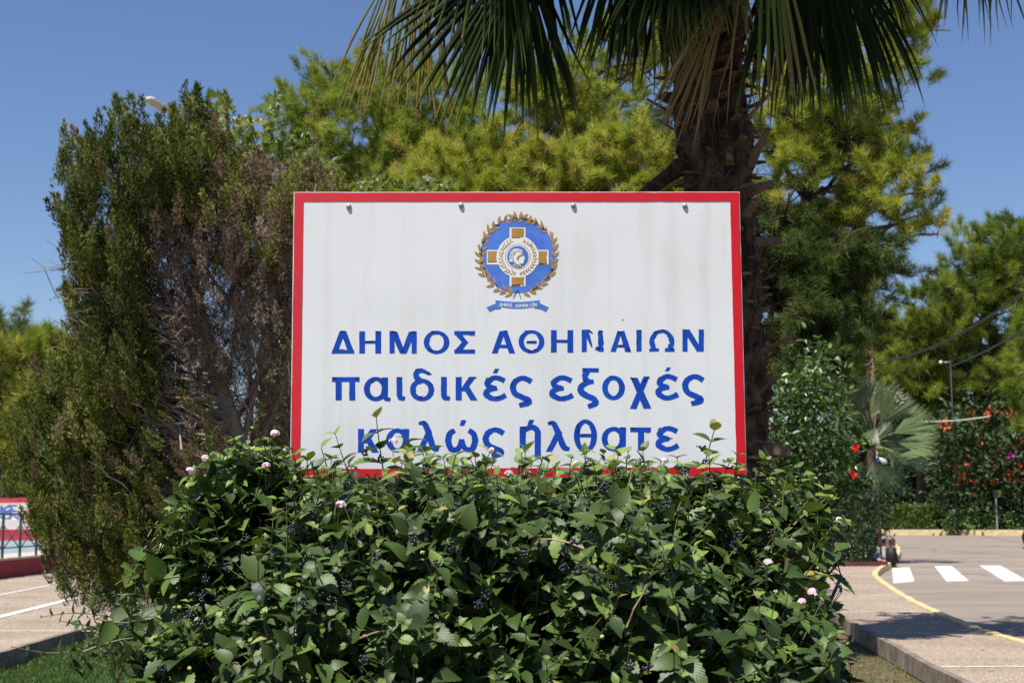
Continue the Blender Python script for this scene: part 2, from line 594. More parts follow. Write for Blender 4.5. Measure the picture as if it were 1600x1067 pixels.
def s2(px, py):
    """photo pixel -> (u, v) metres on the sign face"""
    d = ray(px, py)
    o3 = np.array([0, 0, CAMZ])
    k = ((SC - o3) @ SN) / (d @ SN)
    p = o3 + d * np.asarray(k)[..., None]
    return np.stack([(p - SC) @ SU, p[..., 2] + 0.2], -1)


class SM(MB):
    """flat vinyl pieces on the sign, in photo pixels, with real thickness"""

    def __init__(s, z=0.0006, th=0.0004, curl=0.0):
        super().__init__()
        s.z, s.th, s.k, s.curl = z, th, 0, curl

    def poly(s, pts, dz=None):
        pts = np.asarray(pts, float)
        uv = s2(pts[:, 0], pts[:, 1])
        z = s.z + (s.k % 7) * 0.00007 if dz is None else dz
        s.k += 1
        n = len(pts)
        V = np.concatenate([np.column_stack([uv[:, 0], np.full(n, -z), uv[:, 1]]), np.column_stack([uv[:, 0], np.full(n, -z + s.th), uv[:, 1]])])
        j = np.arange(n)
        j2 = (j + 1) % n
        s.add(V, None, np.stack([j, j2, j2 + n, j + n], -1))
        return n

    def fan(s, pts):
        """convex polygon"""
        b0 = s.n
        n = s.poly(pts)
        s.T.append(np.array([[b0, b0 + i, b0 + i + 1] for i in range(1, n - 1)]))

    def band(s, A, B):
        """ribbon between two point rows"""
        A, B = np.asarray(A, float), np.asarray(B, float)
        k = len(A)
        uvA, uvB = s2(A[:, 0], A[:, 1]), s2(B[:, 0], B[:, 1])
        z = s.z + (s.k % 7) * 0.00007
        s.k += 1
        rows = []
        for uv, zz in ((uvA, z), (uvB, z), (uvB, z - s.th), (uvA, z - s.th)):
            rows.append(np.column_stack([uv[:, 0], np.full(k, -zz), uv[:, 1]]))
        V = np.concatenate(rows)
        i = np.arange(k - 1)
        Q = np.concatenate([np.stack([i + r * k, i + 1 + r * k, i + 1 + ((r + 1) % 4) * k, i + ((r + 1) % 4) * k], -1) for r in (0, 1, 3)])
        Q2 = [[0, k, 2 * k, 3 * k], [k - 1, 4 * k - 1, 3 * k - 1, 2 * k - 1]]
        s.add(V, None, np.concatenate([Q, Q2]))

    def rect(s, x0, y0, x1, y1):
        s.para(x0, x1, y0, x0, x1, y1)

    def para(s, a0, a1, ya, b0, b1, yb, n=7, rough=0.26):
        t = np.linspace(0, 1, n)
        A = np.column_stack([a0 + (b0 - a0) * t, ya + (yb - ya) * t])
        B = np.column_stack([a1 + (b1 - a1) * t, ya + (yb - ya) * t])
        A[1:-1, 0] += rng.normal(size=n - 2) * rough * 0.5
        B[1:-1, 0] += rng.normal(size=n - 2) * rough * 0.5
        A[0, 1] += rng.normal() * rough
        B[-1, 1] += rng.normal() * rough
        s.band(A, B)

    def ring(s, x0, y0, x1, y1, wx, wy, a0=0, a1=360, n=36, rough=0.25):
        cx, cy, rx, ry = (x0 + x1) / 2, (y0 + y1) / 2, (x1 - x0) / 2, (y1 - y0) / 2
        a = np.radians(np.linspace(a0, a1, n))
        j1, j2 = rng.normal(size=n) * rough, rng.normal(size=n) * rough
        if abs(a1 - a0) == 360:
            j1[-1], j2[-1] = j1[0], j2[0]
        A = np.column_stack([cx + (rx + j1 * .4) * np.cos(a), cy - (ry + j1 * .4) * np.sin(a)])
        B = np.column_stack([cx + (rx - wx + j2) * np.cos(a), cy - (ry - wy + j2) * np.sin(a)])
        s.band(A, B)

    def path(s, pts, w, n=7, rough=0.2):
        p = smooth_path(np.asarray(pts, float), n)
        t = nrm(np.gradient(p, axis=0))
        nn = np.column_stack([-t[:, 1], t[:, 0]])
        w = np.interp(np.linspace(0, 1, len(p)), np.linspace(0, 1, len(np.atleast_1d(w))), np.atleast_1d(w)) if np.ndim(w) else np.full(len(p), w)
        j = rng.normal(size=(2, len(p), 1)) * rough
        s.band(p + nn * (w[:, None] / 2 + j[0]), p - nn * (w[:, None] / 2 + j[1]))

    def done(s, name, mat, parent=SIGN):
        V = np.concatenate(s.V)
        Fs = ([np.concatenate(s.T)] if s.T else []) + ([np.concatenate(s.Q)] if s.Q else [])
        return mesh_np(name, V, Fs, mat, parent)


# sheeting: small honeycomb cells
m, nt, b = newmat('honeycomb sheeting', 0.35, 0.4)
tc = nt.nodes.new('ShaderNodeTexCoord')
sx = nt.nodes.new('ShaderNodeSeparateXYZ')
nt.links.new(tc.outputs['Object'], sx.inputs[0])
CA = 0.0046


def cell(off):
    u = math_n(nt, 'SUBTRACT', math_n(nt, 'FRACT', math_n(nt, 'ADD', math_n(nt, 'DIVIDE', sx.outputs[0], CA), off + 100)), 0.5)
    v = math_n(nt, 'MULTIPLY', math_n(nt, 'SUBTRACT', math_n(nt, 'FRACT', math_n(nt, 'ADD', math_n(nt, 'DIVIDE', sx.outputs[2], CA * 1.732), off + 100)), 0.5), 1.732)
    return math_n(nt, 'SQRT', math_n(nt, 'ADD', math_n(nt, 'MULTIPLY', u, u), math_n(nt, 'MULTIPLY', v, v)))


dcell = math_n(nt, 'MINIMUM', cell(0.0), cell(0.5))
c = ramp(nt, dcell, [(0.4, (0.8, 0.81, 0.815)), (0.53, (0.5, 0.505, 0.51))])
f = noise(nt, 3.0, 5)
mpv = nt.nodes.new('ShaderNodeMapping')
mpv.inputs['Scale'].default_value = (14, 1, 0.9)
nt.links.new(tc.outputs['Object'], mpv.inputs[0])
f3 = noise(nt, 1.0, 5, 0.6, mpv.outputs[0])
c = mixc(nt, c, ramp(nt, f, [(0.3, (0.93, 0.93, 0.91)), (0.6, (1, 1, 1))]), 1.0, 'MULTIPLY')
c = mixc(nt, c, ramp(nt, f3, [(0.3, (0.9, 0.89, 0.865)), (0.5, (1, 1, 1))]), 1.0, 'MULTIPLY')
nt.links.new(c, b.inputs['Base Color'])
M['sheeting'] = m


def vinyl(name, col, amp=0.08, fade=None):
    m, nt, b = newmat(name, 0.5, 0.2)
    f = noise(nt, 9, 6, 0.65)
    lo = tuple(x * (1 - amp) for x in col)
    hi = tuple(min(1, x * (1 + amp)) for x in col)
    c = ramp(nt, f, [(0.3, lo), (0.7, hi)])
    if fade:
        tc = nt.nodes.new('ShaderNodeTexCoord')
        sx = nt.nodes.new('ShaderNodeSeparateXYZ')
        nt.links.new(tc.outputs['Object'], sx.inputs[0])
        g = math_n(nt, 'MULTIPLY_ADD', sx.outputs[0], -0.5, math_n(nt, 'MULTIPLY_ADD', sx.outputs[2], 0.4, -0.6))
        c = mixc(nt, c, fade, ramp(nt, math_n(nt, 'ADD', g, math_n(nt, 'MULTIPLY', f, 0.2)), [(0.2, (0, 0, 0)), (0.9, (0.8, 0.8, 0.8))]))
    nt.links.new(c, b.inputs['Base Color'])
    bump(nt, b, noise(nt, 14, 3), 0.12, 0.004)
    return m


M['red_vinyl'] = vinyl('red vinyl', (0.58, 0.012, 0.022), 0.06, (0.6, 0.045, 0.06))
M['blue_vinyl'] = vinyl('blue vinyl', (0.006, 0.06, 0.4), 0.25)
M['pale_blue_vinyl'] = vinyl('faded blue vinyl', (0.075, 0.18, 0.58), 0.3)
M['gold_vinyl'] = vinyl('gold vinyl', (0.4, 0.23, 0.06), 0.2)
M['white_vinyl'] = vinyl('white vinyl', (0.75, 0.75, 0.72), 0.05)
M['black_vinyl'] = vinyl('peeled vinyl backing', (0.012, 0.013, 0.02), 0.3)
M['steel'] = plain('zinc steel', (0.45, 0.45, 0.46), 0.4, 0.5, 0.7)
M['bolt'] = plain('zinc bolt', (0.42, 0.42, 0.41), 0.35, 0.5, 0.6)

# board
TL, TR, BR, BL = s2(459, 301), s2(1155.5, 299), s2(1167, 743), s2(453, 751)
hw = (TR[0] - TL[0]) / 2
U0, U1 = (TL[0] + BL[0]) / 2, (TR[0] + BR[0]) / 2
V1, V0 = (TL[1] + TR[1]) / 2, (BL[1] + BR[1]) / 2
bm = bmesh.new()
bmesh.ops.create_cube(bm, size=1)
bmesh.ops.scale(bm, vec=(U1 - U0, 0.004, V1 - V0), verts=bm.verts)
bmesh.ops.translate(bm, vec=((U0 + U1) / 2, 0.002, (V0 + V1) / 2), verts=bm.verts)
bmesh.ops.bevel(bm, geom=bm.edges[:], offset=0.0008, segments=2, affect='EDGES')
me = bpy.data.meshes.new('panel')
bm.to_mesh(me)
bm.free()
me.materials.append(M['sheeting'])
link(bpy.data.objects.new('panel', me), SIGN)
print('sign u', U0, U1, 'v', V0, V1)


def bstrip(u0, v0, u1, v1, z=0.0012):
    """red strip with slightly wavy inner edge"""
    mb = MB()
    n = 24
    if u1 - u0 > v1 - v0:
        t = np.linspace(u0, u1, n)
        A = np.column_stack([t, np.full(n, -z), np.full(n, v0) + rng.normal(size=n) * 0.0003])
        B = np.column_stack([t, np.full(n, -z), np.full(n, v1) + rng.normal(size=n) * 0.0003])
    else:
        t = np.linspace(v0, v1, n)
        A = np.column_stack([np.full(n, u0) + rng.normal(size=n) * 0.0003, np.full(n, -z), t])
        B = np.column_stack([np.full(n, u1) + rng.normal(size=n) * 0.0003, np.full(n, -z), t])
    V = np.concatenate([A, B, B + [0, 0.0006, 0], A + [0, 0.0006, 0]])
    i = np.arange(n - 1)
    Q = np.concatenate([np.stack([i + r * n, i + 1 + r * n, i + 1 + ((r + 1) % 4) * n, i + ((r + 1) % 4) * n], -1) for r in (0, 1, 3)])
    mb.add(V, None, np.concatenate([Q, [[0, n, 2 * n, 3 * n], [n - 1, 4 * n - 1, 3 * n - 1, 2 * n - 1]]]))
    return mesh_np('border_strip', V, [np.concatenate(mb.Q)], M['red_vinyl'], SIGN)


BW = 0.029
e = 0.0022
uj = s2(897, 305)[0]
bstrip(U0 + e, V1 - BW, uj - 0.0002, V1 - e)
bstrip(uj + 0.0002, V1 - BW, U1 - e, V1 - e, 0.0014)
bstrip(U0 + e, V0 + e, U0 + BW, V1 - BW - 0.0004, 0.0013)
bstrip(U1 - BW, V0 + e, U1 - e, V1 - BW - 0.0004, 0.0013)
bstrip(U0 + BW + 0.0004, V0 + e, U1 - BW - 0.0004, V0 + BW)

for px, py in ((545, 323), (720.5, 321), (896, 321.5), (1070, 322)):
    u, v = s2(px, py)
    bm = bmesh.new()
    bmesh.ops.create_uvsphere(bm, u_segments=16, v_segments=10, radius=0.0082)
    bmesh.ops.delete(bm, geom=[x for x in bm.verts if x.co.z < -0.0001], context='VERTS')
    bmesh.ops.scale(bm, vec=(1, 1, 0.85), verts=bm.verts)
    bmesh.ops.rotate(bm, cent=(0, 0, 0), matrix=Matrix.Rotation(math.pi / 2, 3, 'X'), verts=bm.verts)
    bmesh.ops.translate(bm, vec=(u, -0.0004, v), verts=bm.verts)
    for fa in bm.faces:
        fa.smooth = True
    me = bpy.data.meshes.new('bolt')
    bm.to_mesh(me)
    bm.free()
    me.materials.append(M['bolt'])
    link(bpy.data.objects.new('bolt', me), SIGN)
for u in (U0 + 0.2, U1 - 0.2):
    mb = MB()
    mb.box((u, 0.045, (V1 - 0.05) / 2), (0.05, 0.05, V1 - 0.05))
    mesh_np('post', np.concatenate(mb.V), [np.concatenate(mb.Q)], M['steel'], SIGN)
for v in (V1 - 0.06, V0 + 0.1):
    mb = MB()
    mb.box(((U0 + U1) / 2, 0.012, v), (U1 - U0 - 0.1, 0.016, 0.04))
    mesh_np('back_rail', np.concatenate(mb.V), [np.concatenate(mb.Q)], M['steel'], SIGN)


# ---- lettering, traced glyph by glyph
def G(fn, x0, y0, x1, y1, acc=None, peel=()):
    s = SM()
    fn(s, x0, y0, x1, y1)
    if acc:
        a, t, c, d = acc
        s.para(a + 3, c, t, a, c - 3.5, d, 4)
    o = s.done('letter', M['blue_vinyl'])
    if peel:
        for poly in peel:
            q = SM(z=0.0013)
            q.fan(poly)
            q.done('peeled_edge', M['black_vinyl'], o)
    return o


W1, H1 = 9.0, 6.0
W2, H2 = 10.2, 8.6


def g_delta(s, x0, y0, x1, y1):
    c = (x0 + x1) / 2
    s.para(c - 5, c + 4, y0, x0, x0 + 9, y1)
    s.para(c - 4, c + 5, y0, x1 - 10, x1, y1)
    s.rect(x0 + 1, y1 - 5.5, x1 - 1, y1)


def g_eta(s, x0, y0, x1, y1):
    s.rect(x0, y0, x0 + W1, y1)
    s.rect(x1 - W1, y0, x1, y1)
    m_ = (y0 + y1) / 2
    s.rect(x0 + W1 - 1, m_ - 2.4, x1 - W1 + 1, m_ + 1.8)


def g_mu(s, x0, y0, x1, y1):
    c = (x0 + x1) / 2
    s.rect(x0, y0, x0 + 8, y1)
    s.rect(x1 - 8, y0, x1, y1)
    s.para(x0 + 2, x0 + 12, y0 + 1, c - 5, c + 4, y1)
    s.para(x1 - 12, x1 - 2, y0 + 1, c - 4, c + 5, y1)


def g_omicron_cap(s, x0, y0, x1, y1):
    s.ring(x0, y0, x1, y1, 8.6, 5.2)


def g_sigma(s, x0, y0, x1, y1):
    m_ = (y0 + y1) / 2
    s.rect(x0, y0, x1, y0 + 6)
    s.rect(x0, y1 - 6, x1, y1)
    s.para(x0, x0 + 11, y0 + 4, x0 + 13, x0 + 22, m_ + 1)
    s.para(x0 + 13, x0 + 22, m_ - 1, x0, x0 + 11, y1 - 4)


def g_alpha_cap(s, x0, y0, x1, y1):
    c = (x0 + x1) / 2
    s.para(c - 6, c + 3, y0, x0, x0 + 9, y1)
    s.para(c - 3, c + 6, y0, x1 - 9.5, x1, y1)
    s.rect(x0 + 8, y1 - 13, x1 - 8, y1 - 8.5)


def g_alpha_worn(s, x0, y0, x1, y1):
    c = (x0 + x1) / 2
    s.para(c - 5, c + 2, y0 + 2, x0 + 1, x0 + 9, y1)
    s.para(c - 2, c + 6, y0 + 1, x1 - 9.5, x1, y1, rough=0.7)
    s.rect(x0 + 9, y1 - 11, x1 - 8, y1 - 7)


def g_theta_cap(s, x0, y0, x1, y1):
    s.ring(x0, y0, x1, y1, 8.4, 5)
    c = (x0 + x1) / 2
    s.para(c - 7, c + 8, (y0 + y1) / 2 - 1.5, c - 8, c + 8, (y0 + y1) / 2 + 2.5, 4, 0.8)


def g_nu(s, x0, y0, x1, y1):
    s.rect(x0, y0, x0 + 8, y1)
    s.rect(x1 - 8, y0, x1, y1)
    s.para(x0 + 1, x0 + 11, y0, x1 - 11, x1 - 1, y1)


def g_nu_worn(s, x0, y0, x1, y1):
    s.rect(x0, y0, x0 + 8, y1)
    s.para(x1 - 8, x1, y0 + 1, x1 - 8.5, x1, y1 - 1, 9, 1.0)
    s.para(x0 + 2, x0 + 11, y0, x0 + 14.5, x0 + 17, y0 + 26, 7, 0.8)
    s.para(x1 - 11, x1 - 4, y1 - 8, x1 - 13, x1 - 4, y1 - 3, 5, 0.6)


def g_iota_cap(s, x0, y0, x1, y1):
    s.rect(x0, y0, x1, y1)


def g_omega_cap(s, x0, y0, x1, y1):
    s.ring(x0, y0, x1, y1 + 4, 8.2, 5.2, -52, 232, rough=0.4)
    s.rect(x0, y1 - 5, x0 + 15, y1)
    s.rect(x1 - 15, y1 - 5, x1, y1)


def g_pi(s, x0, y0, x1, y1):
    s.rect(x0, y0, x1, y0 + 7.5)
    s.rect(x0 + 5.5, y0 + 6, x0 + 15, y1)
    s.rect(x1 - 16, y0 + 6, x1 - 7, y1)


def g_alpha(s, x0, y0, x1, y1):
    s.ring(x0, y0, x1 - 4, y1, 9.4, 6.4)
    s.para(x1 - 13.5, x1 - 3.5, y0 + 1, x1 - 13, x1 - 4, y1 - 4)
    s.path([(x1 - 8.5, y1 - 9), (x1 - 7, y1 - 4), (x1, y1 - 2.5)], [9, 7, 5])


def g_iota(s, x0, y0, x1, y1):
    s.rect(x0, y0, x0 + 9, y1 - 8)
    s.path([(x0 + 4.5, y1 - 9.5), (x0 + 6, y1 - 4.5), (x1, y1 - 3.2)], [9, 8, 6])


def g_delta_l(s, x0, y0, x1, y1):
    s.ring(x0, y0 + 16, x1, y1, 9, 6.4)
    s.path([(x0 + 19, y0 + 22), (x0 + 10, y0 + 13), (x0 + 11, y0 + 6), (x0 + 19, y0 + 3.5), (x1 - 7, y0 + 9)], [8, 9.5, 8, 7, 4])


def g_kappa(s, x0, y0, x1, y1):
    s.rect(x0, y0, x0 + 9.4, y1)
    m_ = (y0 + y1) / 2
    s.para(x1 - 13, x1 - 2, y0, x0 + 6, x0 + 15, m_ + 4)
    s.para(x0 + 11, x0 + 21, m_ - 3, x1 - 11, x1, y1)


def g_epsilon(s, x0, y0, x1, y1):
    m_ = (y0 + y1) / 2
    w, h = x1 - x0, y1 - y0
    s.path([(x1 - 2, y0 + 8), (x1 - 11, y0 + 4), (x0 + .45 * w, y0 + 3.6), (x0 + 7, y0 + .27 * h), (x0 + 9, m_ - 3.5), (x0 + .55 * w, m_ - 0.5)], [8, 7.5, 7.5, 9.5, 8, 6])
    s.path([(x0 + .62 * w, m_ - 0.3), (x0 + 8, m_ + 3), (x0 + 4.8, y1 - .26 * h), (x0 + .42 * w, y1 - 3.6), (x1 - 10, y1 - 4.2), (x1, y1 - 9)], [6, 8, 9.6, 7.5, 7.5, 8])


def g_sigma_f(s, x0, y0, x1, y1):
    w, h = x1 - x0, y1 - y0
    s.path([(x1 - 1, y0 + 9), (x1 - 9, y0 + 4.5), (x0 + .5 * w, y0 + 3.6), (x0 + 8, y0 + 9), (x0 + 4.8, y0 + .37 * h), (x0 + 9, y0 + .56 * h), (x0 + .55 * w, y0 + .66 * h),
            (x1 - 5.5, y0 + .76 * h), (x1 - 6.5, y1 - 8), (x0 + .42 * w, y1 - 4)], [8.5, 8, 7.4, 9, 10, 9, 8.4, 9.5, 9, 7.5])


def g_xi(s, x0, y0, x1, y1):
    w, h = x1 - x0, y1 - y0
    s.rect(x0 + 8, y0, x1 - 1, y0 + 6.5)
    s.path([(x0 + 17, y0 + 4), (x0 + 12, y0 + 13), (x0 + 18, y0 + 21), (x1 - 9, y0 + 20.5)], [8, 9, 8, 6])
    s.path([(x0 + 19, y0 + 21), (x0 + 7, y0 + 28), (x0 + 6, y0 + 36), (x0 + 15, y0 + 43), (x1 - 9, y0 + 48), (x1 - 6, y1 - 9), (x0 + 17, y1 - 3.6)], [7, 9, 10, 9, 9, 9, 7])


def g_omicron(s, x0, y0, x1, y1):
    s.ring(x0, y0, x1, y1, 9.2, 6.6)


def g_chi(s, x0, y0, x1, y1):
    s.para(x0 + 1, x0 + 12, y0 + 2, x1 - 12, x1, y1)
    s.para(x1 - 12, x1 - 3, y0, x0, x0 + 10, y1)


def g_lambda(s, x0, y0, x1, y1):
    w = x1 - x0
    s.path([(x0 + 3, y0 + 4.5), (x0 + 11, y0 + 4), (x0 + 17, y0 + 14), (x1 - 10, y1 - 8), (x1 - 1, y1 - 3.5)], [4, 8, 9.6, 9.6, 5.5])
    s.para(x0 + .42 * w, x0 + .68 * w, y0 + 17, x0, x0 + 9.5, y1)


def g_omega(s, x0, y0, x1, y1):
    c = (x0 + x1) / 2
    s.path([(x0 + 15, y0 + 3.5), (x0 + 7.5, y0 + 9), (x0 + 5, y0 + 20), (x0 + 9, y1 - 6), (x0 + 16, y1 - 4), (c - 4, y1 - 8), (c, y0 + 18)], [7, 9, 10, 9, 8, 8, 7.5])
    s.path([(x1 - 15, y0 + 3.5), (x1 - 7.5, y0 + 9), (x1 - 5, y0 + 20), (x1 - 9, y1 - 6), (x1 - 16, y1 - 4), (c + 4, y1 - 8), (c, y0 + 18)], [7, 9, 10, 9, 8, 8, 7.5])


def g_eta_l(s, x0, y0, x1, y1):
    s.rect(x0, y0 + 5, x0 + 9.6, y1 - 11)
    s.path([(x0 + 5, y0 + 14), (x0 + 13, y0 + 7.5), (x0 + 22, y0 + 6.5), (x1 - 5, y0 + 13), (x1 - 4.8, y0 + 22)], [5, 7.5, 8, 9.4, 9.6])
    s.rect(x1 - 9.6, y0 + 20, x1, y1)


def g_theta(s, x0, y0, x1, y1):
    s.ring(x0, y0, x1, y1, 9, 6)
    m_ = (y0 + y1) / 2
    s.rect(x0 + 7.5, m_ - 3, x1 - 7.5, m_ + 2.2)


def g_tau(s, x0, y0, x1, y1):
    s.rect(x0, y0, x1, y0 + 7)
    s.rect(x0 + 12, y0 + 6, x0 + 21.5, y1)


def sliver(x, y, w, h, ang=0):
    a = math.radians(ang)
    p = np.array([(-.5, -.1), (-.2, -.5), (.25, -.3), (.5, .15), (.1, .5), (-.3, .35)]) * [w, h]
    return p @ np.array([[math.cos(a), math.sin(a)], [-math.sin(a), math.cos(a)]]) + [x, y]


G(g_delta, 517.8, 517.2, 554.2, 552.1, peel=[sliver(536, 517.5, 10, 1.6), sliver(533, 546, 14, 1.3)])
G(g_eta, 561.3, 517.4, 595.5, 552, peel=[sliver(578, 533.2, 16, 1.8, -6), sliver(591, 518, 8, 1.5)])
G(g_mu, 608.6, 517.6, 651.1, 552, peel=[sliver(616, 518.5, 13, 2.6, 8), sliver(645, 519, 11, 2, -5), sliver(629, 548, 3, 5)])
G(g_omicron_cap, 662, 516.7, 702.2, 552.9, peel=[sliver(676, 517.8, 8, 1.4, -15), sliver(673, 547, 9, 1.6, 25)])
G(g_sigma, 709.8, 517.2, 742.2, 552.1, peel=[sliver(737, 522.6, 10, 1.3), sliver(738, 546.5, 9, 1.3)])
G(g_alpha_cap, 768.3, 517, 805, 551.8, peel=[sliver(790, 517, 7, 1.3)])
G(g_theta_cap, 810.1, 515.7, 850.6, 552, peel=[sliver(830, 533.5, 14, 1.6, -8), sliver(828, 548, 9, 2.4, 12), sliver(836, 546, 6, 1.6, -25), sliver(822, 517, 7, 1.4)])
G(g_eta, 860.7, 515.7, 895.6, 550.6)
G(g_nu_worn, 908.8, 515.5, 942.4, 549.8, peel=[sliver(922, 517.5, 11, 2.6, 30), sliver(938, 517, 6, 2.4), sliver(935, 544, 8, 2.6, -30), sliver(935.5, 530, 1.6, 9)])
G(g_alpha_worn, 953, 515.8, 986, 549.4, peel=[sliver(968, 518.5, 9, 2, 10), sliver(982, 546, 7, 2, 30), sliver(972, 540.5, 8, 1.5)])
G(g_iota_cap, 994.3, 515.5, 1002.4, 549.2, peel=[sliver(1000, 516.5, 5, 2), sliver(995, 532, 1.3, 12)])
G(g_omega_cap, 1014.5, 514.8, 1053.8, 549.2, peel=[sliver(1024, 518, 8, 1.6, -25), sliver(1050, 545.5, 8, 1.8, 20), sliver(1036, 515.4, 9, 1.3)])
G(g_nu, 1066.2, 514.7, 1099.6, 549, peel=[sliver(1070, 515.2, 6, 1.3)])
G(g_pi, 518.8, 589, 561.8, 625, peel=[sliver(522, 590.5, 7, 2, -10), sliver(558, 590, 6, 1.3)])
G(g_alpha, 568.4, 588.6, 609.9, 626.5, peel=[sliver(583, 595.5, 8, 1.4, -30)])
G(g_iota, 619.5, 589, 632.9, 625.6, peel=[sliver(624, 589.6, 8, 1.4)])
G(g_delta_l, 640.5, 575.4, 678.5, 626.5, peel=[sliver(671, 583, 9, 2, 20), sliver(657, 619.5, 10, 1.8, -15), sliver(651, 577, 8, 1.5, -30)])
G(g_iota, 689, 588.8, 703, 625.4)
G(g_kappa, 711.9, 588.6, 746, 625, peel=[sliver(742, 589.3, 6, 1.3)])
G(g_epsilon, 754.9, 586.8, 790.3, 626, (770, 576, 780, 582.5), [sliver(778, 620, 8, 2, -20), sliver(760, 591, 6, 1.5, -50)])
G(g_sigma_f, 796.6, 587.3, 831.3, 637.2, peel=[sliver(800, 600, 1.8, 9, 8)])
G(g_epsilon, 858.2, 586.8, 894.9, 625.8)
G(g_xi, 901.7, 575, 936.6, 638.7, peel=[sliver(914, 577.5, 7, 2, 20), sliver(913, 594, 8, 1.4, 20)])
G(g_omicron, 940.7, 586.8, 976.3, 624.8, peel=[sliver(955, 587.6, 8, 1.3)])
G(g_chi, 984.2, 588, 1017.6, 638, peel=[sliver(988, 591, 8, 2.6, 15), sliver(1008, 594, 7, 2.4, -50), sliver(1013, 589.6, 5, 1.8)])
G(g_epsilon, 1023.9, 584.8, 1059.3, 624.5, (1039, 574, 1048, 579.5), [sliver(1030, 590, 6, 1.5, -40)])
G(g_sigma_f, 1065.7, 584.8, 1099.8, 634.7)
G(g_kappa, 559.3, 670, 591.7, 706.3)
G(g_alpha, 603, 669, 642.8, 706.3)
G(g_lambda, 651, 657, 686.6, 705.5, peel=[sliver(663, 659, 8, 1.4, 30)])
G(g_omega, 695.4, 668.3, 747.3, 706.3, (718, 656, 728.5, 664))
G(g_sigma_f, 754, 667.8, 787.8, 716.4)
G(g_eta_l, 812, 661, 845, 716.4, (824, 655.7, 834.5, 663), [sliver(818, 667.5, 8, 1.4, -15)])
G(g_lambda, 853, 657, 890.6, 705, peel=[sliver(860, 660, 10, 1.8, 5)])
G(g_theta, 896.6, 654.9, 932.8, 706.3, peel=[sliver(903, 672, 2, 12, 10), sliver(902, 664, 5, 2.5, -50), sliver(915, 678.2, 14, 1.2)])
G(g_alpha, 939.9, 666.6, 981.7, 704.5, peel=[sliver(973, 668, 8, 1.5), sliver(968, 699, 2, 7)])
G(g_tau, 984.7, 667.6, 1017, 703.2, peel=[sliver(988, 668.5, 8, 2, -8), sliver(1012, 674.5, 7, 1.2)])
G(g_epsilon, 1023.9, 665.8, 1059.8, 704.5, peel=[sliver(1030, 669, 7, 1.6, -40), sliver(1047, 684, 8, 1.4, -10)])

# ---- crest
EX, EY = 809.3, 399.3


def ez(zx, zy):
    return (700 + zx / 5.927, 320 + zy / 5.927)


def disc(s, cx, cy, rx, ry=None, n=48, jit=0.0):
    ry = rx if ry is None else ry
    a = np.linspace(0, 2 * np.pi, n, endpoint=False)
    j = 1 + rng.normal(size=n) * jit
    s.fan(np.column_stack([cx + rx * j * np.cos(a), cy - ry * j * np.sin(a)]))


s = SM(z=0.0006)
disc(s, EX, EY, 58.6, 58.6, 64, 0.006)
EMB = s.done('crest', M['pale_blue_vinyl'])
s = SM(z=0.0012)
s.fan([ez(570, 213), ez(718, 213), ez(718, 757), ez(570, 757)])
s.fan([ez(360, 420), ez(932, 420), ez(932, 555), ez(360, 555)])
disc(s, *ez(646, 482), 32.5)
s.done('white_cross', M['white_vinyl'], EMB)
for q in ([(588, 222), (646, 230), (704, 222), (700, 300), (588, 305)], [(368, 430), (452, 430), (446, 480), (452, 530), (368, 530)],
          [(838, 430), (920, 430), (910, 485), (918, 547), (838, 540)], [(588, 672), (704, 672), (700, 710), (706, 748), (646, 736), (588, 745)]):
    s = SM(z=0.0018)
    s.fan([ez(*p) for p in q])
    s.done('gold_square', M['gold_vinyl'], EMB)
    s = SM(z=0.0016)
    x0, y0 = min(p[0] for p in q), max(p[1] for p in q)
    s.fan([ez(x0, y0 - 6), ez(x0 + 80, y0 - 8), ez(x0 + 80, y0 + 3), ez(x0, y0 + 5)])
    s.done('peeled_edge', M['black_vinyl'], EMB)


def leaf2(s, x, y, ang, L, W):
    a = math.radians(ang)
    p = np.array([(0, 0), (.3, -.5), (.65, -.42), (1, 0), (.6, .45), (.25, .4)]) * [L, W]
    p = p @ np.array([[math.cos(a), math.sin(a)], [-math.sin(a), math.cos(a)]]) + [x, y]
    s.fan(p)


s = SM(z=0.0010, th=0.0003)
for side in (-1, 1):
    for k in range(17):
        a = -90 + side * (8 + k * 10.0)
        a0 = math.radians(a)
        flip = side
        for w, dr, L in ((-38, 0.5, 12.5), (34, -1.5, 11.5), (4, 1.5, 10)):
            if rng.random() < 0.1:
                continue
            rr = 58.8 + dr + rng.normal() * 0.8
            x, y = EX + rr * math.cos(a0), EY - rr * math.sin(a0) * 1.0
            tang = a + 90 * side
            leaf2(s, x, y, -(tang) + (w + rng.normal() * 9) * 1.0, L * (0.85 + .3 * rng.random()), 4.0)
for d in (-22, -8, 8, 22):
    leaf2(s, EX + d * .25, EY - 57, -90 + d * 2.4, 13, 4.4)
s.done('laurel_wreath', M['gold_vinyl'], EMB)
for k in range(26):
    a = rng.random() * 2 * np.pi
    x, y = EX + 58 * math.cos(a), EY - 58 * math.sin(a)
    s = SM(z=0.0017)
    s.fan(sliver(x, y, 6 + 5 * rng.random(), 1.3, rng.random() * 180))
    s.done('peeled_edge', M['black_vinyl'], EMB)
s = SM(z=0.0017)
s.path([ez(600, 862), ez(640, 800), ez(660, 820), ez(672, 862)], 1.0)
s.done('peeled_edge', M['black_vinyl'], EMB)
mx_, my_ = ez(646, 482)
s = SM(z=0.0017, th=0.0003)
for side in (-1, 1):
    for k in range(15):
        a = -90 + side * (6 + k * 10.4)
        a0 = math.radians(a)
        for w, dr in ((-36, 0.3), (36, -0.3)):
            leaf2(s, mx_ + (26.5 + dr) * math.cos(a0), my_ - (26.5 + dr) * math.sin(a0), -(a + 90 * side) + w + rng.normal() * 8, 6.0, 1.7)
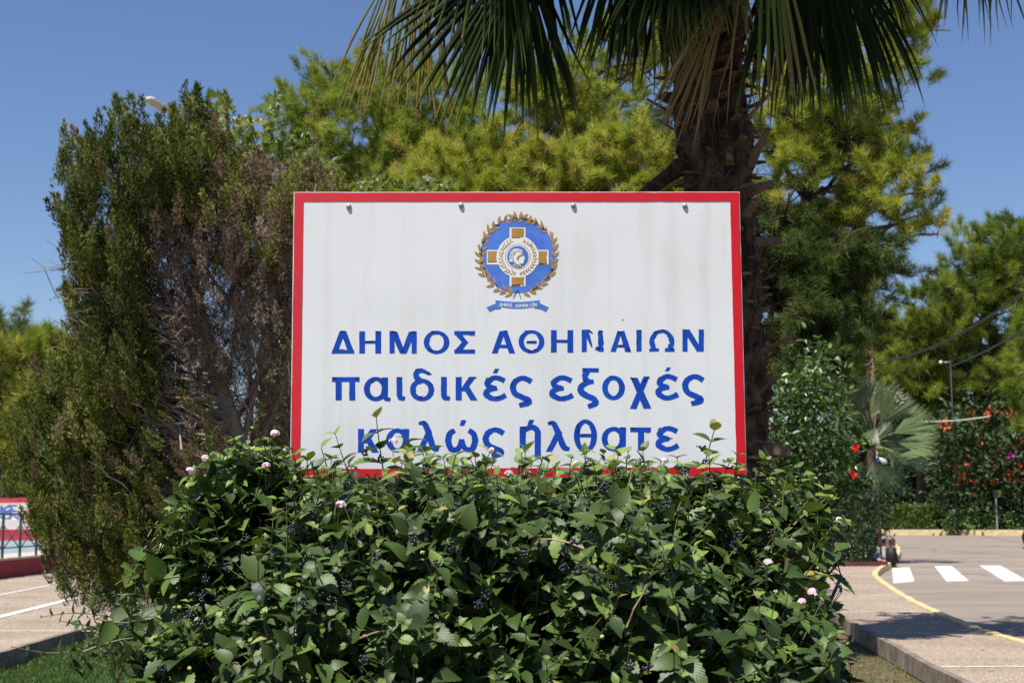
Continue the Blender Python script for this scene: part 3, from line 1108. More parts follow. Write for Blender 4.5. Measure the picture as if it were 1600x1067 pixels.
for k in range(44):
    a0 = 2 * np.pi * k / 44
    disc(s, mx_ + 19.3 * math.cos(a0), my_ - 19.3 * math.sin(a0), 0.75, n=6)
s.done('inner_wreath', M['gold_vinyl'], EMB)
s = SM(z=0.0021)
disc(s, mx_, my_, 16.7)
s.done('medallion', M['pale_blue_vinyl'], EMB)
s = SM(z=0.0030, th=0.0003)
# helmeted head in profile, looking right
face = [(688, 440), (700, 470), (712, 500), (703, 515), (700, 540), (682, 550), (668, 545), (655, 520), (650, 480), (665, 450)]
s.fan([ez(*p) for p in face])
s.fan([ez(*p) for p in [(650, 515), (675, 540), (665, 560), (680, 572), (640, 578), (605, 565), (615, 540)]])
s.band([ez(*p) for p in [(570, 530), (566, 480), (580, 440), (610, 412), (650, 408), (690, 425)]], [ez(*p) for p in [(600, 530), (598, 490), (606, 460), (628, 442), (655, 440), (690, 455)]])
s.fan([ez(*p) for p in [(604, 480), (630, 446), (668, 440), (690, 452), (660, 475), (640, 520), (612, 540)]])
s.done('helmeted_head', M['white_vinyl'], EMB)
s = SM(z=0.0038, th=0.0003)
for k in range(9):
    a0 = math.radians(35 + k * 19)
    x, y = ez(640 + 62 * math.cos(a0), 486 - 62 * math.sin(a0))
    s.fan(sliver(x, y, 4.2, 1.3, math.degrees(-a0)))
s.path([ez(*p) for p in [(640, 500), (660, 475), (695, 462)]], [3, 2.2, 1.2])
s.path([ez(*p) for p in [(615, 540), (632, 556), (665, 560)]], [2.5, 2.5, 1])
s.done('helmet_gilding', M['gold_vinyl'], EMB)
# ribbon with the small lettering
s = SM(z=0.0007, th=0.0003)
t = np.linspace(0, 1, 15)
s.band([ez(437 + 415 * q, 884 + 16 * math.sin(math.pi * q)) for q in t], [ez(445 + 395 * q, 936 + 24 * math.sin(math.pi * q)) for q in t])
s.fan([ez(357, 950), ez(437, 915), ez(490, 940), ez(490, 962), ez(430, 968), ez(386, 990)])
s.fan([ez(932, 950), ez(850, 912), ez(800, 936), ez(800, 956), ez(860, 966), ez(906, 990)])
RIB = s.done('ribbon', M['pale_blue_vinyl'], SIGN)
s = SM(z=0.0009, th=0.0001)


def tiny(fn, x, y, w, h):
    pts = {'Δ': [[(0, 1), (.5, 0), (1, 1), (0, 1)]], 'Η': [[(0, 0), (0, 1)], [(1, 0), (1, 1)], [(0, .5), (1, .5)]], 'Μ': [[(0, 1), (0, 0), (.5, .7), (1, 0), (1, 1)]],
           'Ο': [[(.5, 0), (0, .3), (0, .7), (.5, 1), (1, .7), (1, .3), (.5, 0)]], 'Σ': [[(1, 0), (0, 0), (.55, .5), (0, 1), (1, 1)]], 'Α': [[(0, 1), (.5, 0), (1, 1)], [(.2, .65), (.8, .65)]],
           'Θ': [[(.5, 0), (0, .3), (0, .7), (.5, 1), (1, .7), (1, .3), (.5, 0)], [(.3, .5), (.7, .5)]], 'Ν': [[(0, 1), (0, 0), (1, 1), (1, 0)]], 'Ι': [[(.5, 0), (.5, 1)]],
           'Ω': [[(0, 1), (.3, 1), (.05, .5), (.3, 0), (.7, 0), (.95, .5), (.7, 1), (1, 1)]]}[fn]
    for pl in pts:
        for a, b_ in zip(pl[:-1], pl[1:]):
            a, b_ = np.array([x + a[0] * w, y + a[1] * h]), np.array([x + b_[0] * w, y + b_[1] * h])
            n_ = nrm(np.array([-(b_ - a)[1], (b_ - a)[0]])) * 0.42
            s.fan([a - n_, b_ - n_, b_ + n_, a + n_])


x = 478.0
for ch in 'ΔΗΜΟΣ ΑΘΗΝΑΙΩΝ':
    if ch != ' ':
        q = (x - 437) / 415
        X_, Y_ = ez(x, 902 + 17 * math.sin(math.pi * q))
        tiny(ch, X_, Y_, 3.0, 5.4)
    x += 25.2 if ch != ' ' else 20
s.done('ribbon_lettering', M['white_vinyl'], RIB)
# small spot on the sheeting
s = SM(z=0.0006)
disc(s, 973, 499.6, 1.1, n=8)
s.done('dirt_spot', M['black_vinyl'])


# ------------------------------------------------------------------ foliage tools
def in_poly(poly, x, y):
    poly = np.asarray(poly, float)
    c = np.zeros(len(x), bool)
    j = len(poly) - 1
    for i in range(len(poly)):
        xi, yi = poly[i]
        xj, yj = poly[j]
        c ^= ((yi > y) != (yj > y)) & (x < (xj - xi) * (y - yi) / (yj - yi + 1e-12) + xi)
        j = i
    return c


def edge_dist(poly, x, y):
    poly = np.asarray(poly, float)
    p = np.column_stack([x, y])
    best = np.full(len(x), 1e9)
    for i in range(len(poly)):
        a, b_ = poly[i - 1], poly[i]
        ab = b_ - a
        t = np.clip(((p - a) @ ab) / max(ab @ ab, 1e-9), 0, 1)
        best = np.minimum(best, np.linalg.norm(p - (a + t[:, None] * ab), axis=1))
    return best


def crown_pts(poly, Y, thick, n, front=0.0, shell=0.0):
    """points filling a rounded crown whose silhouette is the polygon"""
    poly = np.asarray(poly, float)
    lo, hi = poly.min(0), poly.max(0)
    X_, Y_ = np.empty(0), np.empty(0)
    while len(X_) < n:
        x = rng.uniform(lo[0], hi[0], n * 3)
        y = rng.uniform(lo[1], hi[1], n * 3)
        k = in_poly(poly, x, y)
        X_, Y_ = np.concatenate([X_, x[k]]), np.concatenate([Y_, y[k]])
    X_, Y_ = X_[:n], Y_[:n]
    ed = edge_dist(poly, X_, Y_)
    rm = np.percentile(ed, 97)
    q = np.clip(ed / rm, 0, 1)
    half = thick * np.sqrt(1 - (1 - q) ** 2)
    u = rng.uniform(-1, 1, n)
    if shell:
        u = np.sign(u) * np.abs(u) ** (1 - shell)
    u = np.where(rng.random(n) < front, -np.abs(u), u)
    return at(X_, Y_, Y + u * half), u


def tuft_template(n, spread, w, seed):
    """a tuft of needles along +Y, unit length"""
    r = np.random.default_rng(seed)
    V, T = [], []
    for i in range(n):
        b0 = np.array([0, 0.0, 0]) + r.normal(size=3) * 0.08
        b0[1] = r.uniform(-0.25, 0.35)
        d = nrm(np.array([r.normal() * spread, 1.0, r.normal() * spread]))
        sd = nrm(np.cross(d, r.normal(size=3))) * w / 2
        L = r.uniform(0.7, 1.15)
        k = len(V)
        V += [b0 - sd, b0 + sd, b0 + d * L]
        T.append([k, k + 1, k + 2])
    return np.array(V), np.array(T)


TUFTS = [tuft_template(13, 0.62, 0.052, 100 + i) for i in range(6)]


def pine_clumps(mb, C, rad, per, L, wr=1.0, up=0.5, base=0.45, tw=None):
    """feathery sprays: needle tufts strung along short rising branchlets that start at centres C (N,3)"""
    N = len(C)
    Dc = rand_dirs(N) * np.array([1, 1, 0.6]) + np.array([0, 0, up])
    Dc = nrm(Dc)
    n = N * per
    cid = np.repeat(np.arange(N), per)
    t = rng.random(n) ** 0.8
    side = rand_dirs(n)
    P = C[cid] + Dc[cid] * (rad[cid] * 1.7 * t)[:, None] + side * (rad[cid] * 0.42 * rng.random(n) * (1.15 - t))[:, None]
    D = nrm(Dc[cid] * 0.55 + side * 0.5 + np.array([0, 0, 0.3]) + rng.normal(size=(n, 3)) * 0.25)
    cr = rng.normal(size=N) * 0.19
    rr = np.clip(base + cr[cid] + rng.normal(size=n) * 0.12, 0.02, 0.98)
    X, Y_, Z = frame(D, rand_dirs(n))
    sc = L * rng.uniform(0.75, 1.25, n)
    S3 = np.column_stack([sc * wr, sc, sc * wr])
    w = rng.integers(0, len(TUFTS), n)
    for i, (T, tr) in enumerate(TUFTS):
        k = w == i
        mb.scatter(T, tr, None, P[k], X[k], Y_[k], Z[k], S3[k], rr[k], np.tile([-.05, -.05, .05], len(T) // 3))
    if tw is not None:
        for i in range(N):
            e = C[i] + Dc[i] * rad[i] * 1.5
            tw.tube([C[i] - Dc[i] * rad[i] * 0.3, (C[i] + e) / 2 + rng.normal(size=3) * rad[i] * 0.08, e], [L * 0.05, L * 0.035, L * 0.015], 3, 0.4, False)


def limb(mb, a, b_, r0, r1, sag=0.15, n=7, wob=0.05, sides=6, rnd=0.5):
    a, b_ = np.asarray(a, float), np.asarray(b_, float)
    t = np.linspace(0, 1, n)[:, None]
    L = np.linalg.norm(b_ - a)
    p = a + (b_ - a) * t + np.array([0, 0, 1.0]) * sag * L * np.sin(np.pi * t) + rng.normal(size=(n, 3)) * wob * L * np.sin(np.pi * t)
    mb.tube(p, np.linspace(r0, r1, n), sides, rnd)
    return p


def pine(name, label, polys, trunk_px, Y, thick, ncl, crad, per, L, mat, group=None, base=0.45, r0=0.2, front=0.25, nb=40, cat='tree', gz=-0.2, wr=1.0, gather=3.0, up=0.5, spread=0.7):
    """polys: crown outlines in photo pixels; trunk_px: polyline of (px, py) going up (first is put on the ground)"""
    tp = np.array([at(x, y, Y) for x, y in trunk_px])
    base_pt = np.array([tp[0][0], tp[0][1], gz])
    t = empty(name, base_pt, label, cat, group or 'pines round the sign and the road')
    path = resample(smooth_path(np.vstack([base_pt, tp]), 6), 0.4)
    mb = MB()
    H = path[-1, 2] - gz
    mb.tube(path, r0 * np.clip(1.12 - 0.95 * (path[:, 2] - gz) / H, 0.12, 1.2), 9, 0.5)
    mb.build('trunk', M['bark'], t, True)
    crown, br = MB(), MB()
    tot = sum(abs(area(p)) for p in polys)
    for p in polys:
        n = max(3, int(ncl * abs(area(p)) / tot))
        K, u = crown_pts(p, Y, thick, max(3, int(n / gather)), front)
        C = K[rng.integers(0, len(K), n)] + rng.normal(size=(n, 3)) * crad * spread * np.array([1.0, 1.0, 0.65])
        rad = crad * rng.uniform(0.55, 1.2, n)
        pine_clumps(crown, C, rad, per, L, wr, up, base=base, tw=br)
        for k in rng.choice(n, min(n, max(2, int(nb * n / ncl))), replace=False):
            i = np.argmin(np.abs(path[:, 2] - (C[k][2] - 0.35 * np.linalg.norm(C[k][:2] - path[-1][:2]))))
            i = max(i, int(len(path) * 0.3))
            q = limb(br, path[i], C[k], r0 * 0.22, 0.012, 0.06, 8, 0.05)
            for z in range(3):
                e = q[5] + rng.normal(size=3) * crad
                limb(br, q[4 + z % 2], e, 0.02, 0.006, 0.05, 4, 0.06, 4)
    crown.build('crown', mat, t)
    if br.n:
        br.build('branches', M['bark'], t, True)
    return t


def area(p):
    p = np.asarray(p, float)
    return 0.5 * np.sum(p[:, 0] * np.roll(p[:, 1], -1) - p[:, 1] * np.roll(p[:, 0], -1))


def leaf_template(stations, width, fold=0.25, curl=0.15, serr=0.0, seed=0):
    """leaf along +Y of unit length, folded along its midrib; verts: left, mid, right per station"""
    t = np.linspace(0, 1, stations)
    w = width * np.sin(np.pi * np.clip(t, 0, 1) ** 0.75) ** 0.85 * 0.5
    w = w * (1 - 0.25 * t)
    w[0], w[-1] = 0.004, 0.0
    if serr:
        w = w * (1 + serr * (np.arange(stations) % 2 * 2 - 1) * (np.sin(np.pi * t) > 0.15))
    z = -curl * t ** 2
    V, U = [], []
    for i in range(stations):
        dy = -0.02 if (serr and i % 2 == 0) else 0.0
        V += [(-w[i], t[i] + dy, z[i] + fold * w[i]), (0, t[i], z[i]), (w[i], t[i] + dy, z[i] + fold * w[i])]
        q = w[i] / max(width * 0.5, 1e-6)
        U += [(-q * width, t[i]), (0, t[i]), (q * width, t[i])]
    Q = []
    for i in range(stations - 1):
        a = 3 * i
        Q += [[a, a + 1, a + 4, a + 3], [a + 1, a + 2, a + 5, a + 4]]
    return np.array(V), np.array(Q), np.array(U)


LEAF_SIMPLE = leaf_template(5, 0.5, 0.3, 0.15)
LEAF_LANT = [leaf_template(15, 0.7, 0.3, c, 0.07, i) for i, c in enumerate((0.1, 0.3, 0.5))]


# ------------------------------------------------------------------ lantana hedge under the sign
HC = np.array([-0.015, 3.47, 0.62])
HA = np.array([0.85, 0.68, 0.99])
HP = 2.6


def lump(d):
    return 0.985 + 0.05 * np.sin(5 * d[:, 0] + 1.3) * np.cos(4 * d[:, 2] + 0.4) + 0.05 * np.sin(11 * d[:, 0] + 3 * d[:, 1]) * np.cos(9 * d[:, 2]) + 0.045 * np.sin(13 * d[:, 2] + 7 * d[:, 0]) * np.sin(6 * d[:, 1] + 2)


def hedge_f(P):
    q = (np.asarray(P) - HC) / HA
    return (np.abs(q) ** HP).sum(-1)


def hedge_surface(n):
    d = rand_dirs(n)
    q = d / ((np.abs(d) ** HP).sum(-1) ** (1 / HP))[:, None]
    q *= lump(d)[:, None]
    P = HC + q * HA
    g = nrm(np.sign(q) * np.abs(q) ** (HP - 1) / HA)
    return P, g


def hedge_hit(px, py, out=0.0):
    d = nrm(ray(px, py))
    for k in np.linspace(2.0, 5.0, 400):
        p = d * k + [0, 0, CAMZ]
        if hedge_f(p) < 1.0 + out:
            return p
    return None


HEDGE = empty('lantana_hedge', (HC[0], HC[1], -0.2), 'dense lantana hedge with serrated dark leaves, pink flower heads and black berries below the sign', 'hedge')
lf, stem = MB(), MB()
LP, LD, LU, LS, LR = [], [], [], [], []


def shoot(p0, p1, pairs, size, bend=0.06, r=0.0022, young=0.0, tipscale=0.35):
    """a stem with opposite leaf pairs"""
    n = pairs + 2
    t = np.linspace(0, 1, n)[:, None]
    L = np.linalg.norm(p1 - p0)
    off = rng.normal(size=3) * bend * L
    pts = p0 + (p1 - p0) * t + off * np.sin(np.pi * t) * 1.0
    stem.tube(pts, np.linspace(r, r * 0.45, n), 4, rng.random(), False)
    ax = nrm(pts[-1] - pts[0])
    s0 = nrm(np.cross(ax, rng.normal(size=3)))
    s1 = np.cross(ax, s0)
    for i in range(1, n):
        f = i / (n - 1)
        sz = size * (1 - (1 - tipscale) * max(0, (f - 0.45) / 0.55) ** 1.3)
        side = s0 if i % 2 else s1
        for sg in (-1, 1):
            if rng.random() < 0.06:
                continue
            dv = nrm(side * sg + ax * (0.3 + 0.5 * f ** 3) + np.array([0, -0.12, -0.12]) + rng.normal(size=3) * 0.2)
            LP.append(pts[i])
            LD.append(dv)
            LU.append(nrm(ax * 0.6 + np.array([0, -0.15, 0.6]) + rng.normal(size=3) * 0.22))
            LS.append(sz * rng.uniform(0.75, 1.2))
            LR.append(np.clip(0.42 + rng.normal() * 0.17 + young + 0.4 * max(0, f - 0.7) / 0.3 * rng.random() + (0.6 if rng.random() < 0.014 and young == 0 and size < 0.075 else 0), 0.02, 1.0))


def sign_clear(p):
    return not (p[1] > 4.0 and p[2] > 1.56)


P, g = hedge_surface(4200)
keep = (P[:, 2] > 0.1) & (g[:, 1] < 0.6)
P, g = P[keep], g[keep]
vis = P[:, 2] > 0.75
sel = vis | (rng.random(len(P)) < 0.45)
for p, n_ in zip(P[sel], g[sel]):
    D = nrm(n_ * 0.6 + np.array([0, -0.1, 0.5]) + rng.normal(size=3) * 0.32)
    L = rng.uniform(0.12, 0.26)
    tip = p + n_ * rng.uniform(-0.17, 0.045)
    if not sign_clear(tip) or proj(tip)[0] > 1332:
        continue
    shoot(tip - D * L, tip, rng.integers(2, 5), rng.uniform(0.042, 0.08))
# inner, shaded leaves
P, g = hedge_surface(12500)
keep = (P[:, 2] > 0.2) & (g[:, 1] < 0.5)
P, g = P[keep], g[keep]
for p, n_ in zip(P, g):
    LP.append(HC + (p - HC) * rng.uniform(0.5, 0.92))
    LD.append(nrm(n_ + rng.normal(size=3) * 0.6 - [0, 0, 0.2]))
    LU.append(nrm(np.array([0, -0.2, 1]) + rng.normal(size=3) * 0.4))
    LS.append(rng.uniform(0.05, 0.075))
    LR.append(np.clip(0.35 + rng.normal() * 0.12, 0, 1))
# tall shoots in front of the board and along the rim (photo pixels: base, tip, distance of base and tip, pairs, leaf size)
for (bx, by), (tx, ty), Y0, Y1, pr, sz in (
        ((606, 770), (588, 652), 3.86, 3.84, 4, 0.058), ((560, 770), (524, 678), 3.88, 3.85, 4, 0.046), ((520, 775), (502, 700), 3.9, 3.86, 3, 0.045),
        ((655, 770), (684, 700), 3.88, 3.86, 4, 0.042), ((740, 775), (765, 708), 3.9, 3.86, 3, 0.052), ((705, 775), (712, 712), 3.9, 3.86, 3, 0.045),
        ((1086, 790), (1116, 672), 3.8, 3.78, 5, 0.058), ((990, 780), (1004, 704), 3.86, 3.84, 3, 0.045), ((1055, 780), (1058, 716), 3.86, 3.84, 3, 0.045),
        ((890, 780), (893, 716), 3.88, 3.86, 3, 0.04), ((836, 775), (848, 718), 3.88, 3.86, 3, 0.042), ((960, 775), (966, 712), 3.86, 3.84, 3, 0.05),
        ((805, 775), (812, 724), 3.88, 3.86, 3, 0.042), ((1130, 790), (1140, 722), 3.82, 3.8, 4, 0.05), ((1165, 790), (1185, 745), 3.8, 3.8, 3, 0.05),
        ((470, 770), (455, 700), 3.85, 3.82, 4, 0.055), ((430, 760), (422, 690), 3.85, 3.85, 3, 0.05), ((400, 770), (372, 700), 3.8, 3.8, 4, 0.05),
        ((360, 780), (326, 722), 3.75, 3.72, 4, 0.05), ((340, 800), (300, 745), 3.7, 3.66, 4, 0.05), ((420, 780), (445, 712), 3.8, 3.8, 3, 0.05),
        ((620, 775), (640, 690), 3.86, 3.85, 3, 0.055), ((770, 780), (735, 718), 3.9, 3.88, 3, 0.04), ((925, 780), (940, 730), 3.88, 3.86, 3, 0.04),
        ((1020, 780), (1032, 722), 3.84, 3.83, 3, 0.04), ((1200, 800), (1235, 752), 3.7, 3.7, 3, 0.05), ((1240, 820), (1290, 780), 3.6, 3.6, 3, 0.05),
        ((1270, 860), (1312, 815), 3.5, 3.5, 3, 0.042), ((300, 840), (262, 800), 3.5, 3.5, 3, 0.05), ((280, 900), (236, 905), 3.4, 3.4, 3, 0.05),
        ((560, 800), (545, 725), 3.8, 3.8, 3, 0.05), ((680, 800), (668, 735), 3.75, 3.75, 3, 0.05), ((860, 800), (872, 742), 3.75, 3.75, 3, 0.05),
        ((780, 805), (788, 752), 3.7, 3.7, 3, 0.05), ((490, 790), (480, 720), 3.8, 3.8, 3, 0.05), ((1110, 800), (1150, 735), 3.72, 3.72, 3, 0.05)):
    shoot(at(bx, by, Y0), at(tx, ty, Y1), pr, sz * 1.35, 0.05, 0.0026, 0.16, 0.6)
for poly, Yb, th, n in (([(292, 760), (330, 712), (390, 690), (450, 702), (475, 760), (470, 810), (300, 830)], 3.9, 0.16, 150), ([(232, 900), (250, 830), (290, 775), (370, 745), (380, 880), (300, 940), (235, 950)], 3.72, 0.2, 150),
                        ([(215, 1075), (225, 950), (300, 930), (320, 1075)], 3.3, 0.15, 50), ([(1165, 752), (1215, 738), (1265, 785), (1290, 830), (1180, 830)], 3.85, 0.16, 60),
                        ([(470, 738), (560, 728), (700, 738), (900, 742), (1100, 738), (1165, 750), (1165, 800), (470, 800)], 3.82, 0.1, 150)):
    P, u = crown_pts(poly, Yb, th, n)
    for p in P:
        D = nrm(np.array([0, -0.15, 0.8]) + rng.normal(size=3) * 0.35)
        if sign_clear(p):
            shoot(p - D * rng.uniform(0.1, 0.18), p, 3, rng.uniform(0.05, 0.075), young=0.05)
for q in range(52):
    x = rng.uniform(300, 1300)
    top = np.interp(x, [300, 400, 470, 600, 1100, 1165, 1230, 1310], [735, 690, 722, 735, 735, 742, 745, 810])
    Yq = 3.8 - 0.25 * rng.random() if 460 < x < 1165 else 3.75
    tipy = top - rng.uniform(-6, 34)
    shoot(at(x + rng.normal() * 12, tipy + rng.uniform(55, 90), Yq), at(x, tipy, Yq - 0.02), 3, rng.uniform(0.046, 0.068), 0.06, 0.0022, 0.18, 0.55)
# hidden framework of woody stems
for k in range(60):
    a = rng.uniform(-1, 1), rng.uniform(-0.6, 0.8)
    p0 = np.array([HC[0] + a[0] * 0.35, HC[1] + 0.1 + a[1] * 0.25, -0.2])
    p1 = HC + np.array([a[0] * 0.72, a[1] * 0.5, rng.uniform(0.2, 0.8)])
    limb(stem, p0, p1, 0.011, 0.004, 0.08, 8, 0.04, 5)
LPa, LDa, LUa, LSa, LRa = np.array(LP), np.array(LD), np.array(LU), np.array(LS), np.array(LR)
X, Y_, Z = frame(LDa, LUa)
w = rng.integers(0, 3, len(LPa))
for i, (T, Q, U) in enumerate(LEAF_LANT):
    k = w == i
    S3 = np.column_stack([LSa * rng.uniform(0.9, 1.15, len(LSa)), LSa, LSa])[k]
    lf.scatter(T, None, Q, LPa[k], X[k], Y_[k], Z[k], S3, LRa[k], None, U)
print('lantana leaves', len(LPa))
lf.build('foliage', M['lantana'], HEDGE, True)
stem.build('stems', M['stem'], HEDGE)
# straw-coloured bare twigs poking out
for k in range(70):
    P, g = hedge_surface(1)
    if P[0, 2] < 0.85 or g[0, 1] > 0.3 or not sign_clear(P[0]):
        continue
    D = nrm(g[0] * 0.5 + rng.normal(size=3) * 0.6)
    mb = MB()
    limb(mb, P[0] - D * 0.05, P[0] + D * rng.uniform(0.02, 0.07), 0.0022, 0.0014, 0.05, 4, 0.03, 4)
    mb.build('dry_twig', M['drystem'], HEDGE)

# berries
M['berry'] = plain('ripe berry', (0.012, 0.013, 0.022), 0.22, 0.6, 0, 60, 0.4)
M['green_berry'] = plain('unripe berry', (0.5, 0.45, 0.2), 0.5, 0.4)
bm = bmesh.new()
bmesh.ops.create_icosphere(bm, subdivisions=1, radius=1)
ICO = np.array([v.co[:] for v in bm.verts])
ICOT = np.array([[v.index for v in f.verts] for f in bm.faces])
bm.free()


def berry_cluster(p, r=0.0115):
    n = int(rng.integers(13, 19))
    d = rand_dirs(n)
    P = p + d * r * rng.uniform(0.55, 1.0, n)[:, None]
    b_ = MB()
    I = np.tile(np.eye(3)[None], (n, 1, 1))
    b_.scatter(ICO, ICOT, None, P, I[:, 0], I[:, 1], I[:, 2], rng.uniform(0.0026, 0.0038, n), np.full(n, .5))
    return b_.build('berry_cluster', M['berry'], HEDGE, True)


bpx = [(280 + x / 2.498, 640 + y / 2.498) for x, y in ((195, 610), (90, 730), (40, 800), (650, 690), (600, 745), (485, 750), (770, 570), (915, 510), (1005, 605), (660, 290), (785, 190), (725, 165),
       (525, 405), (810, 790), (1070, 535), (15, 635), (720, 970), (250, 118), (295, 220), (425, 215), (435, 470), (260, 495), (75, 830))]
bpx += [(740 + x / 2.498, 640 + y / 2.498) for x, y in ((565, 245), (505, 300), (645, 205), (830, 235), (905, 203), (896, 152), (430, 465), (530, 530), (350, 550), (350, 615), (410, 625), (845, 550),
        (1020, 530), (1165, 485), (1150, 390), (750, 370), (545, 690), (50, 720), (680, 1005), (605, 1000), (480, 660), (560, 555), (195, 560), (400, 515), (620, 400), (1035, 490), (20, 760))]
bpx += [(232, 951), (248, 942), (262, 960), (292, 960), (251, 994), (236, 1010), (254, 1045), (300, 930), (322, 905), (1300, 905)]
for px, py in bpx:
    if py < 742 and px > 450:
        p = at(px, py, 3.76 if px > 1040 else 3.84)
    else:
        p = hedge_hit(px, py, 0.1)
    if p is not None:
        berry_cluster(p)
# small unripe heads / buds
for k in range(70):
    P, g = hedge_surface(1)
    p = P[0] + g[0] * 0.01
    if p[2] < 0.9 or g[0, 1] > 0.2 or not sign_clear(p):
        continue
    n = 6
    I = np.tile(np.eye(3)[None], (n, 1, 1))
    mb = MB()
    mb.scatter(ICO, ICOT, None, p + rand_dirs(n) * 0.0028, I[:, 0], I[:, 1], I[:, 2], np.full(n, 0.0028), np.full(n, .5))
    mb.build('bud', M['green_berry'], HEDGE, True)

# flower heads
m, nt, b = newmat('lantana petal', 0.6, 0.2)
nt.links.new(ramp(nt, attr(nt).outputs['Fac'], [(0.0, (0.7, 0.32, 0.45)), (0.55, (0.75, 0.52, 0.58)), (0.8, (0.78, 0.7, 0.6)), (0.93, (0.8, 0.6, 0.25)), (1.0, (0.1, 0.13, 0.04))]), b.inputs['Base Color'])
M['petal'] = m
PET_V, PET_T = [(0, 0, 0.0)], []
for k in range(5):
    a = k * 2 * math.pi / 5
    for da, rr in ((-0.45, 0.9), (0.0, 1.0), (0.45, 0.9)):
        PET_V.append((rr * math.cos(a + da), rr * math.sin(a + da), 0.12))
    PET_T += [[0, 1 + 3 * k, 2 + 3 * k], [0, 2 + 3 * k, 3 + 3 * k]]
PET_V = np.array(PET_V)


def flower_head(p, r=0.014, up=(0, -0.45, 0.9), pale=0.0):
    n = 20
    up = nrm(np.array(up, float) + rng.normal(size=3) * 0.15)
    d = nrm(rand_dirs(n) * 0.85 + up * 0.8)
    P = p + d * r * np.array([1, 1, 0.8])
    X, Y_, Z = frame(rand_dirs(n), d)
    Zn = d
    Xn = nrm(np.cross(d, rand_dirs(n)))
    Yn = np.cross(Zn, Xn)
    rr = np.clip(0.25 + pale + 0.5 * (d @ up > 0.92) + rng.normal(size=n) * 0.15, 0, 0.55)
    b_ = MB()
    b_.scatter(PET_V, PET_T, None, P, Xn, Yn, Zn, rng.uniform(0.0042, 0.0058, n), rr, np.r_[0.35, np.zeros(15)])
    b_.tube([p - up * 0.03 + rng.normal(size=3) * 0.004 - [0, 0, 0.01], p - up * 0.012, p], 0.0009, 4, 1.0)
    return b_.build('flower_head', M['petal'], HEDGE)


for px, py, Y, r, pale in ((430, 678, 3.84, .016, 0), (296, 736, 3.64, .013, 0), (321, 716, 3.72, .012, .35), (416, 728, 3.7, .013, 0), (448, 704, 3.8, .011, .1), (614, 690, 3.82, .014, .05), (532, 790, None, .015, .15),
                           (900, 726, 3.84, .015, .1), (1038, 720, 3.8, .012, .25), (795, 740, 3.8, .013, .2), (825, 741, 3.8, .013, .2), (1200, 879, None, .011, .5), (1311, 812, 3.5, .009, .45), (1319, 818, 3.5, .01, .45),
                           (1270, 925, None, .012, .5), (1253, 940, None, .009, 0), (1073, 742, 3.76, .007, .3), (768, 703, 3.86, .008, .4), (645, 752, 3.7, .009, .7), (1158, 745, 3.75, .008, .3)):
    p = at(px, py, Y) if Y else hedge_hit(px, py, 0.16)
    if p is not None:
        flower_head(p, r * 0.8, pale=pale + 0.1)

# ------------------------------------------------------------------ low leafy branches trailing left over the bed edge
LOW = empty('trailing_shrub', gp(262, 1035, -0.2), 'low dark leafy shrub trailing left over the lawn edge beside the hedge', 'shrub')
lf, stem = MB(), MB()
LP, LD, LU, LS, LR = [], [], [], [], []
lowpoly = [(95, 1010), (150, 985), (200, 960), (230, 930), (300, 920), (330, 1000), (320, 1090), (240, 1090), (215, 1030), (150, 1015)]
for k in range(120):
    P, u = crown_pts(lowpoly, 7.6, 0.5, 1)
    p = P[0]
    D = nrm(np.array([-0.6, -0.1, 0.35]) + rng.normal(size=3) * 0.5)
    shoot(p - D * 0.18, p, 4, rng.uniform(0.05, 0.085), 0.1, 0.003)
for (bx, by), (tx, ty), n in (((180, 965), (66, 963), 6), ((200, 960), (128, 898), 5), ((210, 965), (140, 912), 5), ((170, 985), (95, 970), 4), ((160, 1000), (20, 1010), 5)):
    shoot(at(bx, by, 7.5), at(tx, ty, 7.4), n, 0.066, 0.12, 0.004)
for k in range(14):
    limb(stem, at(rng.uniform(260, 330), 1190, 7.6) * [1, 1, 0] + [0, 0, -0.2], at(rng.uniform(120, 300), rng.uniform(960, 1030), 7.6), 0.012, 0.004, 0.1, 8, 0.05, 5)
LPa, LDa, LUa, LSa, LRa = np.array(LP), np.array(LD), np.array(LU), np.array(LS), np.array(LR)
X, Y_, Z = frame(LDa, LUa)
T, Q, U = LEAF_LANT[1]
lf.scatter(T, None, Q, LPa, X, Y_, Z, LSa, LRa - 0.1, None, U)
lf.build('foliage', M['lantana'], LOW, True)
stem.build('stems', M['stem'], LOW)

# ------------------------------------------------------------------ lawn
lawn_poly = [(-5.5, 9), (-5.52, 24), (-1.5, 24), (-1.5, 9)]
n = 120000
x = rng.uniform(-5.62, -2.2, n)
y = 9.5 + 13.5 * rng.random(n) ** 1.15
k = ((0.5 + 0.5 * np.sin(x * 3.1 + 1) * np.cos(y * 2.3)) * 0.55 + rng.random(n) * 0.75 > 0.3)
x, y = x[k], y[k]
n = len(x)
P = np.column_stack([x, y, np.full(n, -0.2)])
D = nrm(np.column_stack([rng.normal(size=n) * 0.4, rng.normal(size=n) * 0.4, np.ones(n)]))
X, Y_, Z = frame(D, rand_dirs(n))
T = np.array([(-.5, 0, 0), (.5, 0, 0), (-.42, .5, .05), (.42, .5, .05), (0, 1, .25)])
mb = MB()
hgt = rng.uniform(0.05, 0.13, n) * (0.8 + 0.4 * np.sin(x * 5 + y * 2))
mb.scatter(T, [[2, 3, 4]], [[0, 1, 3, 2]], P, X, Y_, Z, np.column_stack([rng.uniform(0.006, 0.011, n), hgt, hgt]), np.clip(rng.normal(size=n) * 0.2 + 0.5, 0, 0.99), [-.2, -.2, 0, 0, .1])
kind(mb.build('grass', M['grass']), 'stuff')
